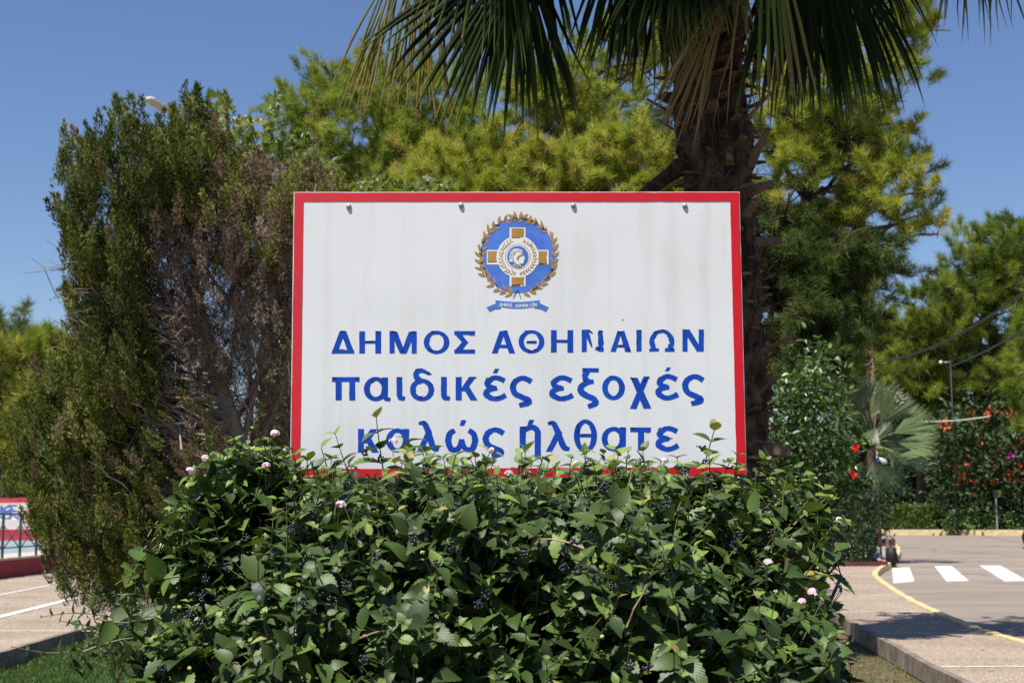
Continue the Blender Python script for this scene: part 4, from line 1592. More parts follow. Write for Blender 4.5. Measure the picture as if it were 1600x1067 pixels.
# thin dry grass in the bed on the right
n = 9000
x = rng.uniform(1.5, 4.3, n)
y = 9 + 10 * rng.random(n)
P = np.column_stack([x, y, np.full(n, -0.2)])
D = nrm(np.column_stack([rng.normal(size=n) * 0.7, rng.normal(size=n) * 0.7, np.ones(n)]))
X, Y_, Z = frame(D, rand_dirs(n))
mb = MB()
hgt = rng.uniform(0.02, 0.07, n)
mb.scatter(T, [[2, 3, 4]], [[0, 1, 3, 2]], P, X, Y_, Z, np.column_stack([rng.uniform(0.005, 0.009, n), hgt, hgt]), np.clip(0.75 + rng.normal(size=n) * 0.2, 0, 1))
kind(mb.build('dry_grass', M['grass']), 'stuff')

# ------------------------------------------------------------------ the palm behind the sign
PY = 8.0
pal_px = [(1146, 760), (1138, 560), (1130, 420), (1122, 280), (1110, 150), (1098, 0), (1092, -120), (1088, -190)]
pp = np.array([at(x, y, PY) for x, y in pal_px])
base_pt = np.array([pp[0][0] + 0.02, PY, -0.2])
PALM = empty('fan_palm', base_pt, 'tall fan palm with shaggy brown trunk and hanging fronds right behind the sign', 'palm')
path = resample(smooth_path(np.vstack([base_pt, pp]), 6), 0.06)
mb = MB()
n = 22
k = len(path)
ang = np.arange(n) * 2 * np.pi / n
rad = 0.205 + 0.012 * np.sin(path[:, 2] * 9)[:, None] * np.ones(n) + rng.normal(size=(k, n)) * 0.013
V = path[:, None] + np.stack([rad * np.cos(ang), rad * np.sin(ang), rng.normal(size=(k, n)) * 0.01], -1)
i = np.arange(k - 1)[:, None] * n
j = np.arange(n)[None]
Q = np.stack([i + j, i + (j + 1) % n, i + n + (j + 1) % n, i + n + j], -1).reshape(-1, 4)
mb.add(V.reshape(-1, 3), None, Q, (0.2 + 0.15 * rng.normal(size=(k, n))).ravel())
mb.build('trunk', M['palmbark'], PALM)
# old leaf bases
zt = path[:, 2]


def on_trunk(z):
    return np.array([np.interp(z, zt, path[:, 0]), np.interp(z, zt, path[:, 1]), z])


mb = MB()
for q in range(460):
    z = -0.1 + (zt[-1] + 0.0) * q / 460
    a = q * 2.39996
    c = on_trunk(z)
    o = np.array([math.cos(a), math.sin(a), 0])
    sd = np.array([-math.sin(a), math.cos(a), 0])
    L = rng.uniform(0.06, 0.14) * (1 + (rng.random() < 0.08) * 0.9)
    W = rng.uniform(0.035, 0.095)
    lift = rng.uniform(0.15, 0.9)
    d = nrm(o * 0.75 + np.array([0, 0, lift]) + sd * rng.normal() * 0.35)
    th = rng.uniform(0.006, 0.016)
    up = nrm(np.cross(sd, d))
    p0 = c + o * 0.17
    rows = []
    for f, wf in ((0, 1.25), (0.45, 0.85), (1.0, 0.55)):
        pc = p0 + d * L * f + up * 0.03 * f * f
        ww = W * wf * 0.5
        jt = rng.normal(size=4) * 0.008 * (f > 0.9)
        rows += [pc - sd * ww - up * th / 2 + d * jt[0], pc + sd * ww - up * th / 2 + d * jt[1], pc + sd * ww * 0.9 + up * th / 2 + d * jt[2], pc - sd * ww * 0.9 + up * th / 2 + d * jt[3]]
    Q = []
    for r in range(2):
        for s_ in range(4):
            Q.append([4 * r + s_, 4 * r + (s_ + 1) % 4, 4 * r + 4 + (s_ + 1) % 4, 4 * r + 4 + s_])
    Q.append([8, 9, 10, 11])
    v = rng.uniform(0.15, 0.85)
    mb.add(np.array(rows), None, Q, [v] * 8 + [min(1, v + 0.25)] * 4)
for px, py, dx, dz, L, W in ((1168, 379, 1.0, 0.0, 0.16, 0.06), (1176, 250, 0.45, 0.9, 0.2, 0.05), (1186, 700, 0.9, -0.15, 0.16, 0.09), (1170, 300, 0.9, 0.3, 0.15, 0.06), (1062, 262, -0.7, -0.55, 0.3, 0.09), (1065, 160, -0.9, 0.2, 0.14, 0.08)):
    p0 = at(px, py, PY - 0.12)
    d = nrm(np.array([dx, -0.25, dz]))
    sd = nrm(np.cross(d, [0.2, -1, 0.5]))
    up = np.cross(sd, d)
    rows = []
    for f, wf in ((-0.3, 1.2), (0.4, 0.9), (1.0, 0.6)):
        pc = p0 + d * L * f
        ww = W * wf * 0.5
        rows += [pc - sd * ww - up * 0.012, pc + sd * ww - up * 0.012, pc + sd * ww + up * 0.012 + d * rng.normal() * 0.015, pc - sd * ww + up * 0.012 + d * rng.normal() * 0.015]
    Q = [[4 * r + s_, 4 * r + (s_ + 1) % 4, 4 * r + 4 + (s_ + 1) % 4, 4 * r + 4 + s_] for r in range(2) for s_ in range(4)] + [[8, 9, 10, 11]]
    mb.add(np.array(rows), None, Q, 0.1 if dx < 0 else 0.8)
mb.build('leaf_bases', M['palmbark'], PALM)
# loose fibres
mb = MB()
for q in range(1500):
    z = rng.uniform(0.2, zt[-1])
    a = rng.uniform(0, 2 * np.pi)
    c = on_trunk(z)
    o = np.array([math.cos(a), math.sin(a), 0])
    p0 = c + o * rng.uniform(0.19, 0.24)
    L = rng.uniform(0.05, 0.22)
    d = nrm(o * 0.5 + rng.normal(size=3) * 0.6 + [0, 0, -0.35])
    p1 = p0 + d * L * 0.5
    p2 = p1 + nrm(d + [0, 0, -0.9]) * L * 0.5
    mb.tube([p0, p1, p2], [0.0028, 0.002, 0.001], 3, rng.uniform(0.3, 1.0), False)
mb.build('fibres', M['palmbark'], PALM)


def fan_blade(mb, hub, axis, normal, L, nseg, spread, grav, segw, tone, brown=0.2, gap=0.0, split=0.42, roll=0.0, jit=0.05, st=9):
    """a pleated fan: segments radiating from the hub, tips free and drooping"""
    axis = nrm(np.asarray(axis, float))
    side = nrm(np.cross(axis, normal))
    nz = np.cross(side, axis)
    da = spread / max(nseg - 1, 1)
    for q in range(nseg):
        if gap and rng.random() < gap:
            continue
        a = -spread / 2 + da * q + rng.normal() * da * 0.12
        d = axis * math.cos(a) + side * math.sin(a)
        d = nrm(d + nz * (-0.25 * math.sin(a) ** 2 + roll * a) + rng.normal(size=3) * jit * 0.3)
        Ls = L * (0.72 + 0.28 * math.cos(a * 0.8)) * rng.uniform(0.9, 1.05)
        dl = Ls / (st - 1)
        p = np.array(hub, float)
        g = grav * rng.uniform(0.75, 1.35)
        V, U, rr = [], [], []
        tn = np.clip(tone + rng.normal() * 0.07, 0, 1)
        for s_ in range(st):
            t = s_ / (st - 1)
            w_open = 2 * math.tan(da / 2) * t * Ls
            w = min(w_open * 1.0, segw)
            if t > split:
                w = min(w, segw * (1 - ((t - split) / (1 - split)) ** 1.2) + 0.001)
            sv = nrm(np.cross(d, nz))
            nv = np.cross(sv, d)
            V += [p - sv * w / 2, p + nv * w * 0.28, p + sv * w / 2]
            br = brown * max(0, (t - 0.72) / 0.28)
            rr += [np.clip(tn + br, 0, 1)] * 3
            d = nrm(d + np.array([0, 0, -1.0]) * g * dl * (0.15 + 2.0 * t * t) + rng.normal(size=3) * jit * t)
            p = p + d * dl
        Q = []
        for s_ in range(st - 1):
            b0 = 3 * s_
            Q += [[b0, b0 + 1, b0 + 4, b0 + 3], [b0 + 1, b0 + 2, b0 + 5, b0 + 4]]
        mb.add(np.array(V), None, Q, np.array(rr))


def frond(parent, hub, axis, normal, L, nseg, spread, grav, segw, tone, attach=None, mat='palm', **kw):
    mb = MB()
    fan_blade(mb, hub, axis, normal, L, nseg, spread, grav, segw, tone, **kw)
    if attach is not None:
        a, h = np.asarray(attach, float), np.asarray(hub, float)
        mid = (a + h) / 2 + np.array([0, 0, 0.12 * np.linalg.norm(h - a)])
        mb.tube(smooth_path([a, mid, h], 5), np.linspace(0.022, 0.011, 11), 6, min(1, tone + 0.15))
    return mb.build('frond', M[mat], parent)


CROWN = on_trunk(zt[-1] - 0.1)
TOP = CROWN + np.array([0, 0, 0.15])


def hp(x, y, Y):
    return at(x, y, Y)


# fronds whose blades hang into the frame; lowest tones paint in the crown's shade
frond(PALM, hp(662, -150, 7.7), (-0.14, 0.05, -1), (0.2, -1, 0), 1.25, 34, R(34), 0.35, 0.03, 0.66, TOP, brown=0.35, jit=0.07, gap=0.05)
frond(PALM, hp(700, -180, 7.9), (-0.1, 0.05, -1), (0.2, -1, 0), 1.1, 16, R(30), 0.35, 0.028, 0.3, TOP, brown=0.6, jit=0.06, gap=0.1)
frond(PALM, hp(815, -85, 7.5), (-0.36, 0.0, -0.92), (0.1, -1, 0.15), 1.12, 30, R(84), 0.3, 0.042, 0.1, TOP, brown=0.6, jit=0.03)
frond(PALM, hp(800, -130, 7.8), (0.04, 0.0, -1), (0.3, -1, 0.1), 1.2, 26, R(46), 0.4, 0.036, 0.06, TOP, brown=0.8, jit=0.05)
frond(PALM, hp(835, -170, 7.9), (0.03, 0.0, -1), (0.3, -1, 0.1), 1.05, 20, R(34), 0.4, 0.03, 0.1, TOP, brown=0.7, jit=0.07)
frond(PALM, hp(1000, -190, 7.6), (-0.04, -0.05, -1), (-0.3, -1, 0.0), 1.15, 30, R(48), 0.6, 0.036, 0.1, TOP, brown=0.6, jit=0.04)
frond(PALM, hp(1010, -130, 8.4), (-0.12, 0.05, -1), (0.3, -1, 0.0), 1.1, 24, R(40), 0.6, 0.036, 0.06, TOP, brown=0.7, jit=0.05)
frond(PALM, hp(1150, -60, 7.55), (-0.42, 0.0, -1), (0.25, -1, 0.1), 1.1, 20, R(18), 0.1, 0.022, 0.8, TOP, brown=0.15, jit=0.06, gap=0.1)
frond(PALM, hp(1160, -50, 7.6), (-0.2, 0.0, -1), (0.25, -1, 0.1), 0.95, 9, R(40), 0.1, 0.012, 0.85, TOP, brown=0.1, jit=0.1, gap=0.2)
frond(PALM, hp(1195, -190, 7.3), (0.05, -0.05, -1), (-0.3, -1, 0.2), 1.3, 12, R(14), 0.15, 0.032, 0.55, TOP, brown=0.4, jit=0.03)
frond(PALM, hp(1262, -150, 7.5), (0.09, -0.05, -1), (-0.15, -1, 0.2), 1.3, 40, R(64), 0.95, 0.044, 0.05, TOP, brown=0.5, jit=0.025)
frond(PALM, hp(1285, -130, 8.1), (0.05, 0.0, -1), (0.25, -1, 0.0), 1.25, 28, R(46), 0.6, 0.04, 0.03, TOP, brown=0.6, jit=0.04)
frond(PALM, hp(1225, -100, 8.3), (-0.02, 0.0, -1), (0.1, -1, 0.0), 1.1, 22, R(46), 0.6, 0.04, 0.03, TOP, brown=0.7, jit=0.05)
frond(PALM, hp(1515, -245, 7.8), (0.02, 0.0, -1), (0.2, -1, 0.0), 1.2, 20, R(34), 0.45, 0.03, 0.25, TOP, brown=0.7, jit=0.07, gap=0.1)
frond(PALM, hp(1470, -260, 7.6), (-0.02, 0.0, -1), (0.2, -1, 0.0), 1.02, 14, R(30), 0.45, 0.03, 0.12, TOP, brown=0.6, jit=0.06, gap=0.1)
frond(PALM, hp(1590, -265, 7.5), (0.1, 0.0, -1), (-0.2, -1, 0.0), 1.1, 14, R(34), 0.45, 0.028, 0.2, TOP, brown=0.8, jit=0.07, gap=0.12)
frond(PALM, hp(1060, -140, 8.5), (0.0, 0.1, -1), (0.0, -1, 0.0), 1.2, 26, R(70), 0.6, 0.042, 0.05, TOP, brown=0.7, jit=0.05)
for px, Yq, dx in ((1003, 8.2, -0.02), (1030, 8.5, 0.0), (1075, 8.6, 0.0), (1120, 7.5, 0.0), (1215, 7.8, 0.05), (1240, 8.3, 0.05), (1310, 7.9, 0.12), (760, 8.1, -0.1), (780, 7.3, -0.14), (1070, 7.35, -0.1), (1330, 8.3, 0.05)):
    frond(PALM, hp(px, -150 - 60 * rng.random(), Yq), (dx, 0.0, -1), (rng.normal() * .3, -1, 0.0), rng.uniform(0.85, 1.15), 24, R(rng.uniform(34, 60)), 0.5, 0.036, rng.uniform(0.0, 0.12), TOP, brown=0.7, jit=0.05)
# upper crown, above the frame: it shades the trunk
for q in range(72):
    a = q * 2.39996 + 0.5
    el = 0.28 + 1.0 * (q / 72)
    d = np.array([math.cos(a) * math.cos(el), math.sin(a) * math.cos(el), math.sin(el)])
    hub = TOP + d * rng.uniform(0.7, 1.5)
    sd = np.array([-math.sin(a), math.cos(a), 0])
    nn_ = np.cross(sd, d)
    nn_ = nn_ if nn_[2] > 0 else -nn_
    frond(PALM, hub, d + [0, 0, -0.25], nn_, 1.15, 34, R(190), 0.4, 0.075, 0.35, TOP, brown=0.3, jit=0.03, st=7)

# ------------------------------------------------------------------ juniper on the left
JY = 11.0
JUN = empty('juniper_tree', gp(392, 760, -0.2) * [0, 0, 1] + at(398, 800, JY) * [1, 1, 0], 'leaning half-dead juniper with green upright shoots and bare brown twigs left of the sign', 'tree')
tk, br, green, dead = MB(), MB(), MB(), MB()
tpx = [(404, 860), (385, 730), (362, 660), (340, 590), (322, 520), (306, 450), (300, 380), (292, 300)]
tp = smooth_path(np.vstack([[at(412, 800, JY)[0], JY, -0.2], [at(x, y, JY) for x, y in tpx]]), 6)
tk.tube(tp, np.interp(np.linspace(0, 1, len(tp)), [0, .4, .75, 1], [0.1, 0.068, 0.035, 0.012]), 9, 0.6)


def jrand(px, py, s=0.45):
    return at(px, py, JY + rng.normal() * s)


mains = []
for pts, r0 in (([(392, 800), (330, 830), (250, 800), (180, 720), (120, 660)], 0.04), ([(398, 830), (320, 880), (230, 850), (150, 830), (90, 760)], 0.04), ([(400, 850), (300, 905), (220, 910), (140, 905)], 0.03),
                ([(372, 690), (330, 660), (280, 600), (230, 520), (170, 420), (130, 330)], 0.035), ([(345, 600), (300, 540), (255, 450), (215, 330), (200, 230)], 0.03),
                ([(330, 540), (290, 440), (265, 330), (250, 200)], 0.025), ([(310, 470), (300, 360), (310, 250), (295, 170)], 0.02), ([(378, 700), (400, 600), (420, 500), (430, 380), (425, 290)], 0.028),
                ([(385, 730), (430, 640), (460, 540), (470, 420), (455, 330)], 0.025), ([(352, 620), (370, 500), (375, 400), (360, 300)], 0.02), ([(390, 760), (300, 740), (210, 690), (140, 620), (120, 560)], 0.03),
                ([(396, 800), (290, 780), (190, 780), (110, 720), (50, 690)], 0.03), ([(340, 590), (280, 520), (210, 470), (150, 440)], 0.018), ([(365, 660), (290, 640), (220, 590), (160, 540)], 0.02)):
    dz = rng.normal() * 0.4
    w_ = smooth_path(np.array([at(x, y, JY + dz * q_) for q_, (x, y) in zip(np.linspace(0, 1, len(pts)), pts)]), 6)
    br.tube(w_, np.linspace(r0, 0.006, len(w_)), 6, rng.uniform(0.2, 0.9))
    mains.append(w_)


def spindle(n, Lr, Rr, seed):
    """an upright juniper shoot: scale-leaved sprigs round an axis along +Y, length 1"""
    r = np.random.default_rng(seed)
    V, T, rr = [], [], []
    for q in range(n):
        t = r.uniform(0, 1) ** 0.9
        a = r.uniform(0, 2 * np.pi)
        pr = Rr * (1 - t ** 2.2) * r.uniform(0.25, 1.0)
        o = np.array([math.cos(a), 0, math.sin(a)])
        p = np.array([o[0] * pr, t, o[2] * pr])
        d = nrm(o * 0.55 + np.array([0, 1.0, 0]) + r.normal(size=3) * 0.35)
        sd = nrm(np.cross(d, r.normal(size=3)))
        L = Lr * r.uniform(0.6, 1.3)
        k = len(V)
        V += [p - sd * L * 0.13, p + sd * L * 0.13, p + d * L * 0.55 + sd * L * 0.15, p + d * L]
        T += [[k, k + 1, k + 2], [k, k + 2, k + 3]]
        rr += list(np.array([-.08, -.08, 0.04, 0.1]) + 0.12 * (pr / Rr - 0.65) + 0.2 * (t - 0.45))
    return np.array(V), np.array(T), np.array(rr)


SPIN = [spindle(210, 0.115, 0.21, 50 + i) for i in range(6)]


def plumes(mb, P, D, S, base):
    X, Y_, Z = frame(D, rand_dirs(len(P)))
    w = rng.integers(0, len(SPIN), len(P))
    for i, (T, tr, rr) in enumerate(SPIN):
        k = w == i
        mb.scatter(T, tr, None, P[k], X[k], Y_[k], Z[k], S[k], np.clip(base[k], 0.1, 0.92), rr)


gp1 = [(120, 255), (150, 225), (178, 180), (210, 165), (240, 205), (264, 200), (290, 155), (318, 190), (330, 175), (350, 240), (330, 300), (290, 330), (262, 300), (225, 345), (215, 420), (210, 500), (240, 560), (225, 640),
       (150, 640), (128, 520), (118, 420), (100, 370), (92, 300)]
gp2 = [(100, 540), (150, 490), (215, 480), (255, 560), (235, 640), (180, 690), (265, 760), (250, 820), (300, 860), (260, 925), (190, 930), (110, 915), (60, 860), (45, 800), (30, 720), (40, 640), (80, 590)]
gp3 = [(330, 170), (352, 200), (370, 260), (430, 300), (470, 290), (540, 295), (470, 360), (400, 350), (340, 300)]
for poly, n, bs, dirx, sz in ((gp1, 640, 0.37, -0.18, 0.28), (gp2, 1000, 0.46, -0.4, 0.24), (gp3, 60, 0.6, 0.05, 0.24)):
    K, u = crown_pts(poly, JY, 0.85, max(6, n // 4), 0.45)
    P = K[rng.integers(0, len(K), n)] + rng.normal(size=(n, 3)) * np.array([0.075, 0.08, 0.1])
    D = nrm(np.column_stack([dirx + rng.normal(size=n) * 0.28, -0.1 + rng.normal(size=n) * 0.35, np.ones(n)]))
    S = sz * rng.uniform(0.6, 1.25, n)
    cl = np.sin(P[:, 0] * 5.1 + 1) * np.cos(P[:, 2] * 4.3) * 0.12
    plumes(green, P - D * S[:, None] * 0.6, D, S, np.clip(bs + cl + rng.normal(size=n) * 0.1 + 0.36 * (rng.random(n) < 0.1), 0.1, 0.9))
# finger-like tops along the outline
fx = [(108, 262, 44), (152, 205, 60), (186, 150, 74), (212, 145, 80), (200, 178, 60), (246, 196, 60), (266, 205, 70), (292, 132, 100), (300, 165, 80), (330, 150, 88), (328, 180, 80), (128, 250, 70), (135, 235, 60), (95, 292, 48), (170, 190, 60), (280, 160, 80), (312, 180, 80), (225, 185, 70),
      (420, 268, 60), (395, 290, 60), (345, 225, 70), (368, 285, 60), (530, 262, 50), (465, 285, 50), (500, 295, 40), (440, 300, 50), (265, 250, 80), (240, 280, 80), (215, 255, 80), (205, 320, 80), (160, 330, 80), (130, 370, 70), (118, 440, 60), (128, 510, 50), (150, 470, 60), (265, 320, 70), (290, 290, 80)]
P = np.array([jrand(x, y + h, 0.25) for x, y, h in fx])
S = np.array([h / FPX * JY * 1.02 for x, y, h in fx])
D = nrm(np.column_stack([rng.normal(size=len(S)) * 0.1 - 0.05, rng.normal(size=len(S)) * 0.1, np.ones(len(S))]))
for rep in range(2):
    plumes(green, P + rng.normal(size=P.shape) * 0.03, D, S * np.where(rng.random(len(S)) < .5, 1, .85), np.clip(0.5 + rng.normal(size=len(S)) * 0.07, 0, .7))


def spray(seed, nt=16, fine=7, brown=0.0):
    """a dead branchlet along +Y, unit length, with bare side twigs"""
    r = np.random.default_rng(seed)
    s_ = MB()
    ax = np.array([[0, 0, 0], [0.02, 0.35, 0.02], [0.0, 0.7, 0.05], [0.06, 1.0, 0.12]])
    s_.tube(smooth_path(ax, 3), np.linspace(0.0065, 0.003, 10), 3, 0.75, False)
    for q in range(nt):
        t = r.uniform(0.1, 1.0)
        a = r.uniform(0, 2 * np.pi)
        o = np.array([math.cos(a), 0.9, math.sin(a)])
        p = np.array([0.02, t, 0.04 * t])
        L = r.uniform(0.18, 0.42) * (1.1 - 0.5 * t)
        d = nrm(o)
        p1 = p + d * L * 0.5
        p2 = p1 + nrm(d + r.normal(size=3) * 0.35) * L * 0.5
        v = r.uniform(0.3, 0.9)
        s_.tube([p, p1, p2], [0.004, 0.003, 0.0018], 3, v, False)
        for z in range(fine):
            f = r.uniform(0.2, 1)
            b0 = p + (p2 - p) * f
            dd = nrm(d + r.normal(size=3) * 0.7)
            l2 = r.uniform(0.05, 0.14)
            sd = nrm(np.cross(dd, r.normal(size=3))) * 0.0024
            s_.add([b0 - sd, b0 + sd, b0 + dd * l2], [[0, 1, 2]], None, v - 0.1)
    V = np.concatenate(s_.V)
    return V, (np.concatenate(s_.T) if s_.T else None), (np.concatenate(s_.Q) if s_.Q else None), np.concatenate(s_.Rn)


SPR = [spray(70 + i) for i in range(5)]


def dead_sprays(mb, P, D, S, shade):
    X, Y_, Z = frame(D, rand_dirs(len(P)))
    w = rng.integers(0, len(SPR), len(P))
    for i, (T, tr, qd, rr) in enumerate(SPR):
        k = w == i
        mb.scatter(T, tr, qd, P[k], X[k], Y_[k], Z[k], S[k], shade[k], rr - 0.6)


dp1 = [(240, 320), (330, 270), (440, 300), (520, 300), (520, 640), (470, 720), (400, 690), (330, 720), (250, 640), (215, 500), (215, 400)]
dp2 = [(190, 560), (330, 640), (380, 720), (390, 860), (280, 930), (180, 920), (120, 840), (160, 700)]
for poly, n, ux in ((dp1, 620, -0.25), (dp2, 320, -0.9)):
    P, u = crown_pts(poly, JY + 0.35, 0.75, n, 0.1)
    D = nrm(np.column_stack([ux + rng.normal(size=n) * 0.5, rng.normal(size=n) * 0.5, 0.75 + rng.normal(size=n) * 0.35]))
    dead_sprays(dead, P - D * 0.2, D, rng.uniform(0.35, 0.75, n), rng.uniform(0.35, 0.75, n))
# long bare sweeping twigs on the camera side
for q in range(80):
    i = rng.integers(8, 34)
    a = tp[i] + np.array([0, -0.03, 0])
    L = rng.uniform(0.5, 1.2)
    d = nrm(np.array([-1.0, rng.uniform(-0.8, 0.4), rng.uniform(0.0, 0.75)]))
    pts = limb(dead, a, a + d * L, 0.013, 0.004, -0.1, 9, 0.05, 4, rng.uniform(0.85, 1.3))
    for z in range(7):
        f = rng.integers(2, 9)
        d2 = nrm(d + rng.normal(size=3) * 0.5)
        limb(dead, pts[f], pts[f] + d2 * rng.uniform(0.12, 0.35), 0.005, 0.0025, 0.05, 4, 0.08, 3, rng.uniform(0.7, 1.2))
# rusty, drying shoots within the bare part
n = 330
P, u = crown_pts(dp1[:4] + [(500, 560), (330, 620), (240, 520), (215, 420)], JY, 0.7, n, 0.4)
D = nrm(np.column_stack([-0.1 + rng.normal(size=n) * 0.3, rng.normal(size=n) * 0.3, np.ones(n)]))
plumes(dead, P, D, rng.uniform(0.12, 0.24, n), np.full(n, 0.5))
rust = MB()
n = 170
P, u = crown_pts([(200, 280), (330, 240), (450, 290), (540, 280), (510, 420), (380, 470), (260, 440), (215, 380)], JY - 0.1, 0.75, n, 0.5)
D = nrm(np.column_stack([-0.05 + rng.normal(size=n) * 0.3, rng.normal(size=n) * 0.3, np.ones(n)]))
plumes(rust, P, D, rng.uniform(0.14, 0.28, n), np.where(rng.random(n) < 0.7, 0.86, 0.6))
n = 160
P, u = crown_pts(dp2, JY - 0.1, 0.8, n, 0.6)
D = nrm(np.column_stack([-0.7 + rng.normal(size=n) * 0.4, rng.normal(size=n) * 0.4, 0.8 * np.ones(n)]))
plumes(rust, P, D, rng.uniform(0.12, 0.24, n), np.where(rng.random(n) < 0.45, 0.86, 0.42))
tk.build('trunk', M['greybark'], JUN, True)
br.build('branches', M['greybark'], JUN, True)
green.build('crown', M['juniper'], JUN)
dead.build('dead_twigs', M['deadtwig'], JUN)
rust.build('browned_foliage', M['juniper'], JUN)

# ------------------------------------------------------------------ plane tree behind the juniper
LOBE = np.array([(0, 0, 0), (.28, .05, .05), (.5, .32, .0), (.24, .4, .04), (.36, .78, -.02), (.13, .66, .05), (0, 1.05, -.08), (-.13, .66, .05), (-.36, .78, -.02), (-.24, .4, .04), (-.5, .32, 0), (-.28, .05, .05), (0, .42, .0)])
LOBET = [[12, i, i + 1] for i in range(0, 11)] + [[12, 11, 0]]


def leafy(name, label, cat, polys, Y, thick, n, size, mat, tmpl, stems_from, front=0.4, base=0.45, up=0.5, r0=0.05, group=None, clump=0.0, gz=-0.2, nbr=16, xmax=None):
    bp = np.array([*at(stems_from[0], stems_from[1], Y)[:2], gz])
    t = empty(name, bp, label, cat, group)
    mb, sb = MB(), MB()
    tot = sum(abs(area(p)) for p in polys)
    for p in polys:
        k = int(n * abs(area(p)) / tot)
        if clump:
            nc = max(2, int(k / 34))
            C, u = crown_pts(p, Y, thick, nc, front)
            cid = rng.integers(0, nc, k)
            P = C[cid] + rng.normal(size=(k, 3)) * clump * np.array([1, 1, 0.75])
            if xmax:
                P = np.where((proj(P)[:, 0] > xmax)[:, None], C[cid], P)
            sh = rng.normal(size=nc)[cid] * 0.1
        else:
            P, u = crown_pts(p, Y, thick, k, front)
            sh = 0
        D = nrm(rng.normal(size=(k, 3)) + np.array([0, -0.1, -0.15]))
        N_ = nrm(rng.normal(size=(k, 3)) * 0.55 + np.array([-0.1, -0.25, up]))
        X, Y_, Z = frame(D, N_)
        T, tr, qd = tmpl
        mb.scatter(T, tr, qd, P, X, Y_, Z, size * rng.uniform(0.65, 1.2, k), np.clip(base + sh + rng.normal(size=k) * 0.17, 0, 1))
        for q in range(max(2, int(nbr * k / n))):
            e = P[rng.integers(0, k)]
            b0 = bp + np.array([rng.normal() * 0.1, rng.normal() * 0.1, 0])
            limb(sb, b0, e, r0 * 0.6, r0 * 0.08, 0.05, 9, 0.05, 5)
    sb.build('stems', M['bark'], t, True)
    mb.build('foliage', mat, t)
    return t


LOBED = (LOBE, LOBET, None)
SIMPLE = (LEAF_SIMPLE[0], None, LEAF_SIMPLE[1])
leafy('plane_tree', 'young plane tree with pale yellow-green lobed leaves between juniper and sign', 'tree',
      [[(372, 235), (400, 205), (440, 215), (470, 200), (500, 240), (545, 290), (480, 330), (470, 400), (470, 560), (455, 720), (390, 700), (420, 560), (430, 400), (395, 300)],
       [(325, 152), (352, 148), (356, 185), (340, 200)], [(410, 160), (432, 150), (432, 200), (410, 215)], [(360, 190), (395, 180), (400, 215), (365, 220)], [(540, 285), (600, 270), (720, 285), (700, 320), (560, 320)]],
      13.2, 0.7, 1900, 0.105, M['broadleaf'], LOBED, (450, 800), 0.3, 0.45, 0.55, 0.07)

# ------------------------------------------------------------------ pines
pine('pine_tree', 'round-crowned bushy green pine rising behind the top left of the sign',
     [[(440, 190), (462, 172), (490, 152), (500, 122), (540, 100), (590, 104), (640, 112), (690, 110), (738, 180), (768, 200), (762, 300), (720, 430), (600, 450), (500, 430), (440, 270)]],
     [(600, 600), (610, 400), (620, 260), (615, 150)], 27, 2.0, 900, 0.36, 42, 0.145, M['pine_green'], base=0.6, r0=0.2)
pine('pine_tree', 'low bright yellow-green pine right behind the top edge of the sign',
     [[(640, 262), (680, 238), (740, 240), (800, 226), (860, 238), (940, 215), (1010, 228), (1065, 236), (1065, 420), (860, 460), (640, 420)]],
     [(850, 600), (850, 420), (850, 280)], 19, 1.1, 820, 0.26, 38, 0.13, M['pine_bright'], base=0.7, r0=0.12, front=0.5)
pine('pine_tree', 'open thin-crowned pine with bare limbs and cones between the fronds left of the palm trunk',
     [[(770, 190), (800, 120), (850, 110), (890, 130), (930, 95), (965, 110), (1050, 140), (1055, 250), (980, 270), (900, 250), (830, 215)], [(888, 60), (925, 50), (930, 95), (890, 105)], [(960, 60), (1060, 30), (1060, 140), (985, 130)]],
     [(960, 600), (955, 400), (945, 260), (930, 150), (915, 90)], 24, 1.3, 260, 0.3, 34, 0.14, M['pine_bright'], base=0.45, r0=0.16, front=0.2, nb=40)
pine('pine_tree', 'large tall pine filling the sky right of the palm trunk, dark under its crown',
     [[(1180, 120), (1240, 90), (1300, 40), (1340, -20), (1430, -40), (1440, 60), (1432, 110), (1400, 150), (1378, 178), (1340, 190), (1240, 200)], [(1180, 190), (1250, 200), (1340, 190), (1405, 205), (1445, 235), (1442, 290), (1458, 345), (1430, 395), (1360, 400), (1280, 380), (1180, 330)]],
     [(1250, 700), (1245, 520), (1250, 380), (1275, 250), (1320, 120), (1360, 20)], 18, 1.3, 430, 0.26, 36, 0.125, M['pine_bright'], base=0.58, r0=0.17, front=0.2, nb=60)
pine('pine_tree', 'drooping lower crown of the big pine, its shade put into dark needle colour, right of the palm trunk',
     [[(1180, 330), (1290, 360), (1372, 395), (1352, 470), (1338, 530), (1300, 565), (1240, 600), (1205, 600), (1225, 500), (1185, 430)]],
     [(1192, 720), (1195, 560), (1215, 450), (1250, 380)], 16.9, 0.7, 420, 0.25, 34, 0.12, M['pine_dark_shade'], base=0.3, r0=0.12, front=0.2, nb=40, up=-0.25)  # big pine's lower crown as a separate tree; dark needles paint its shade
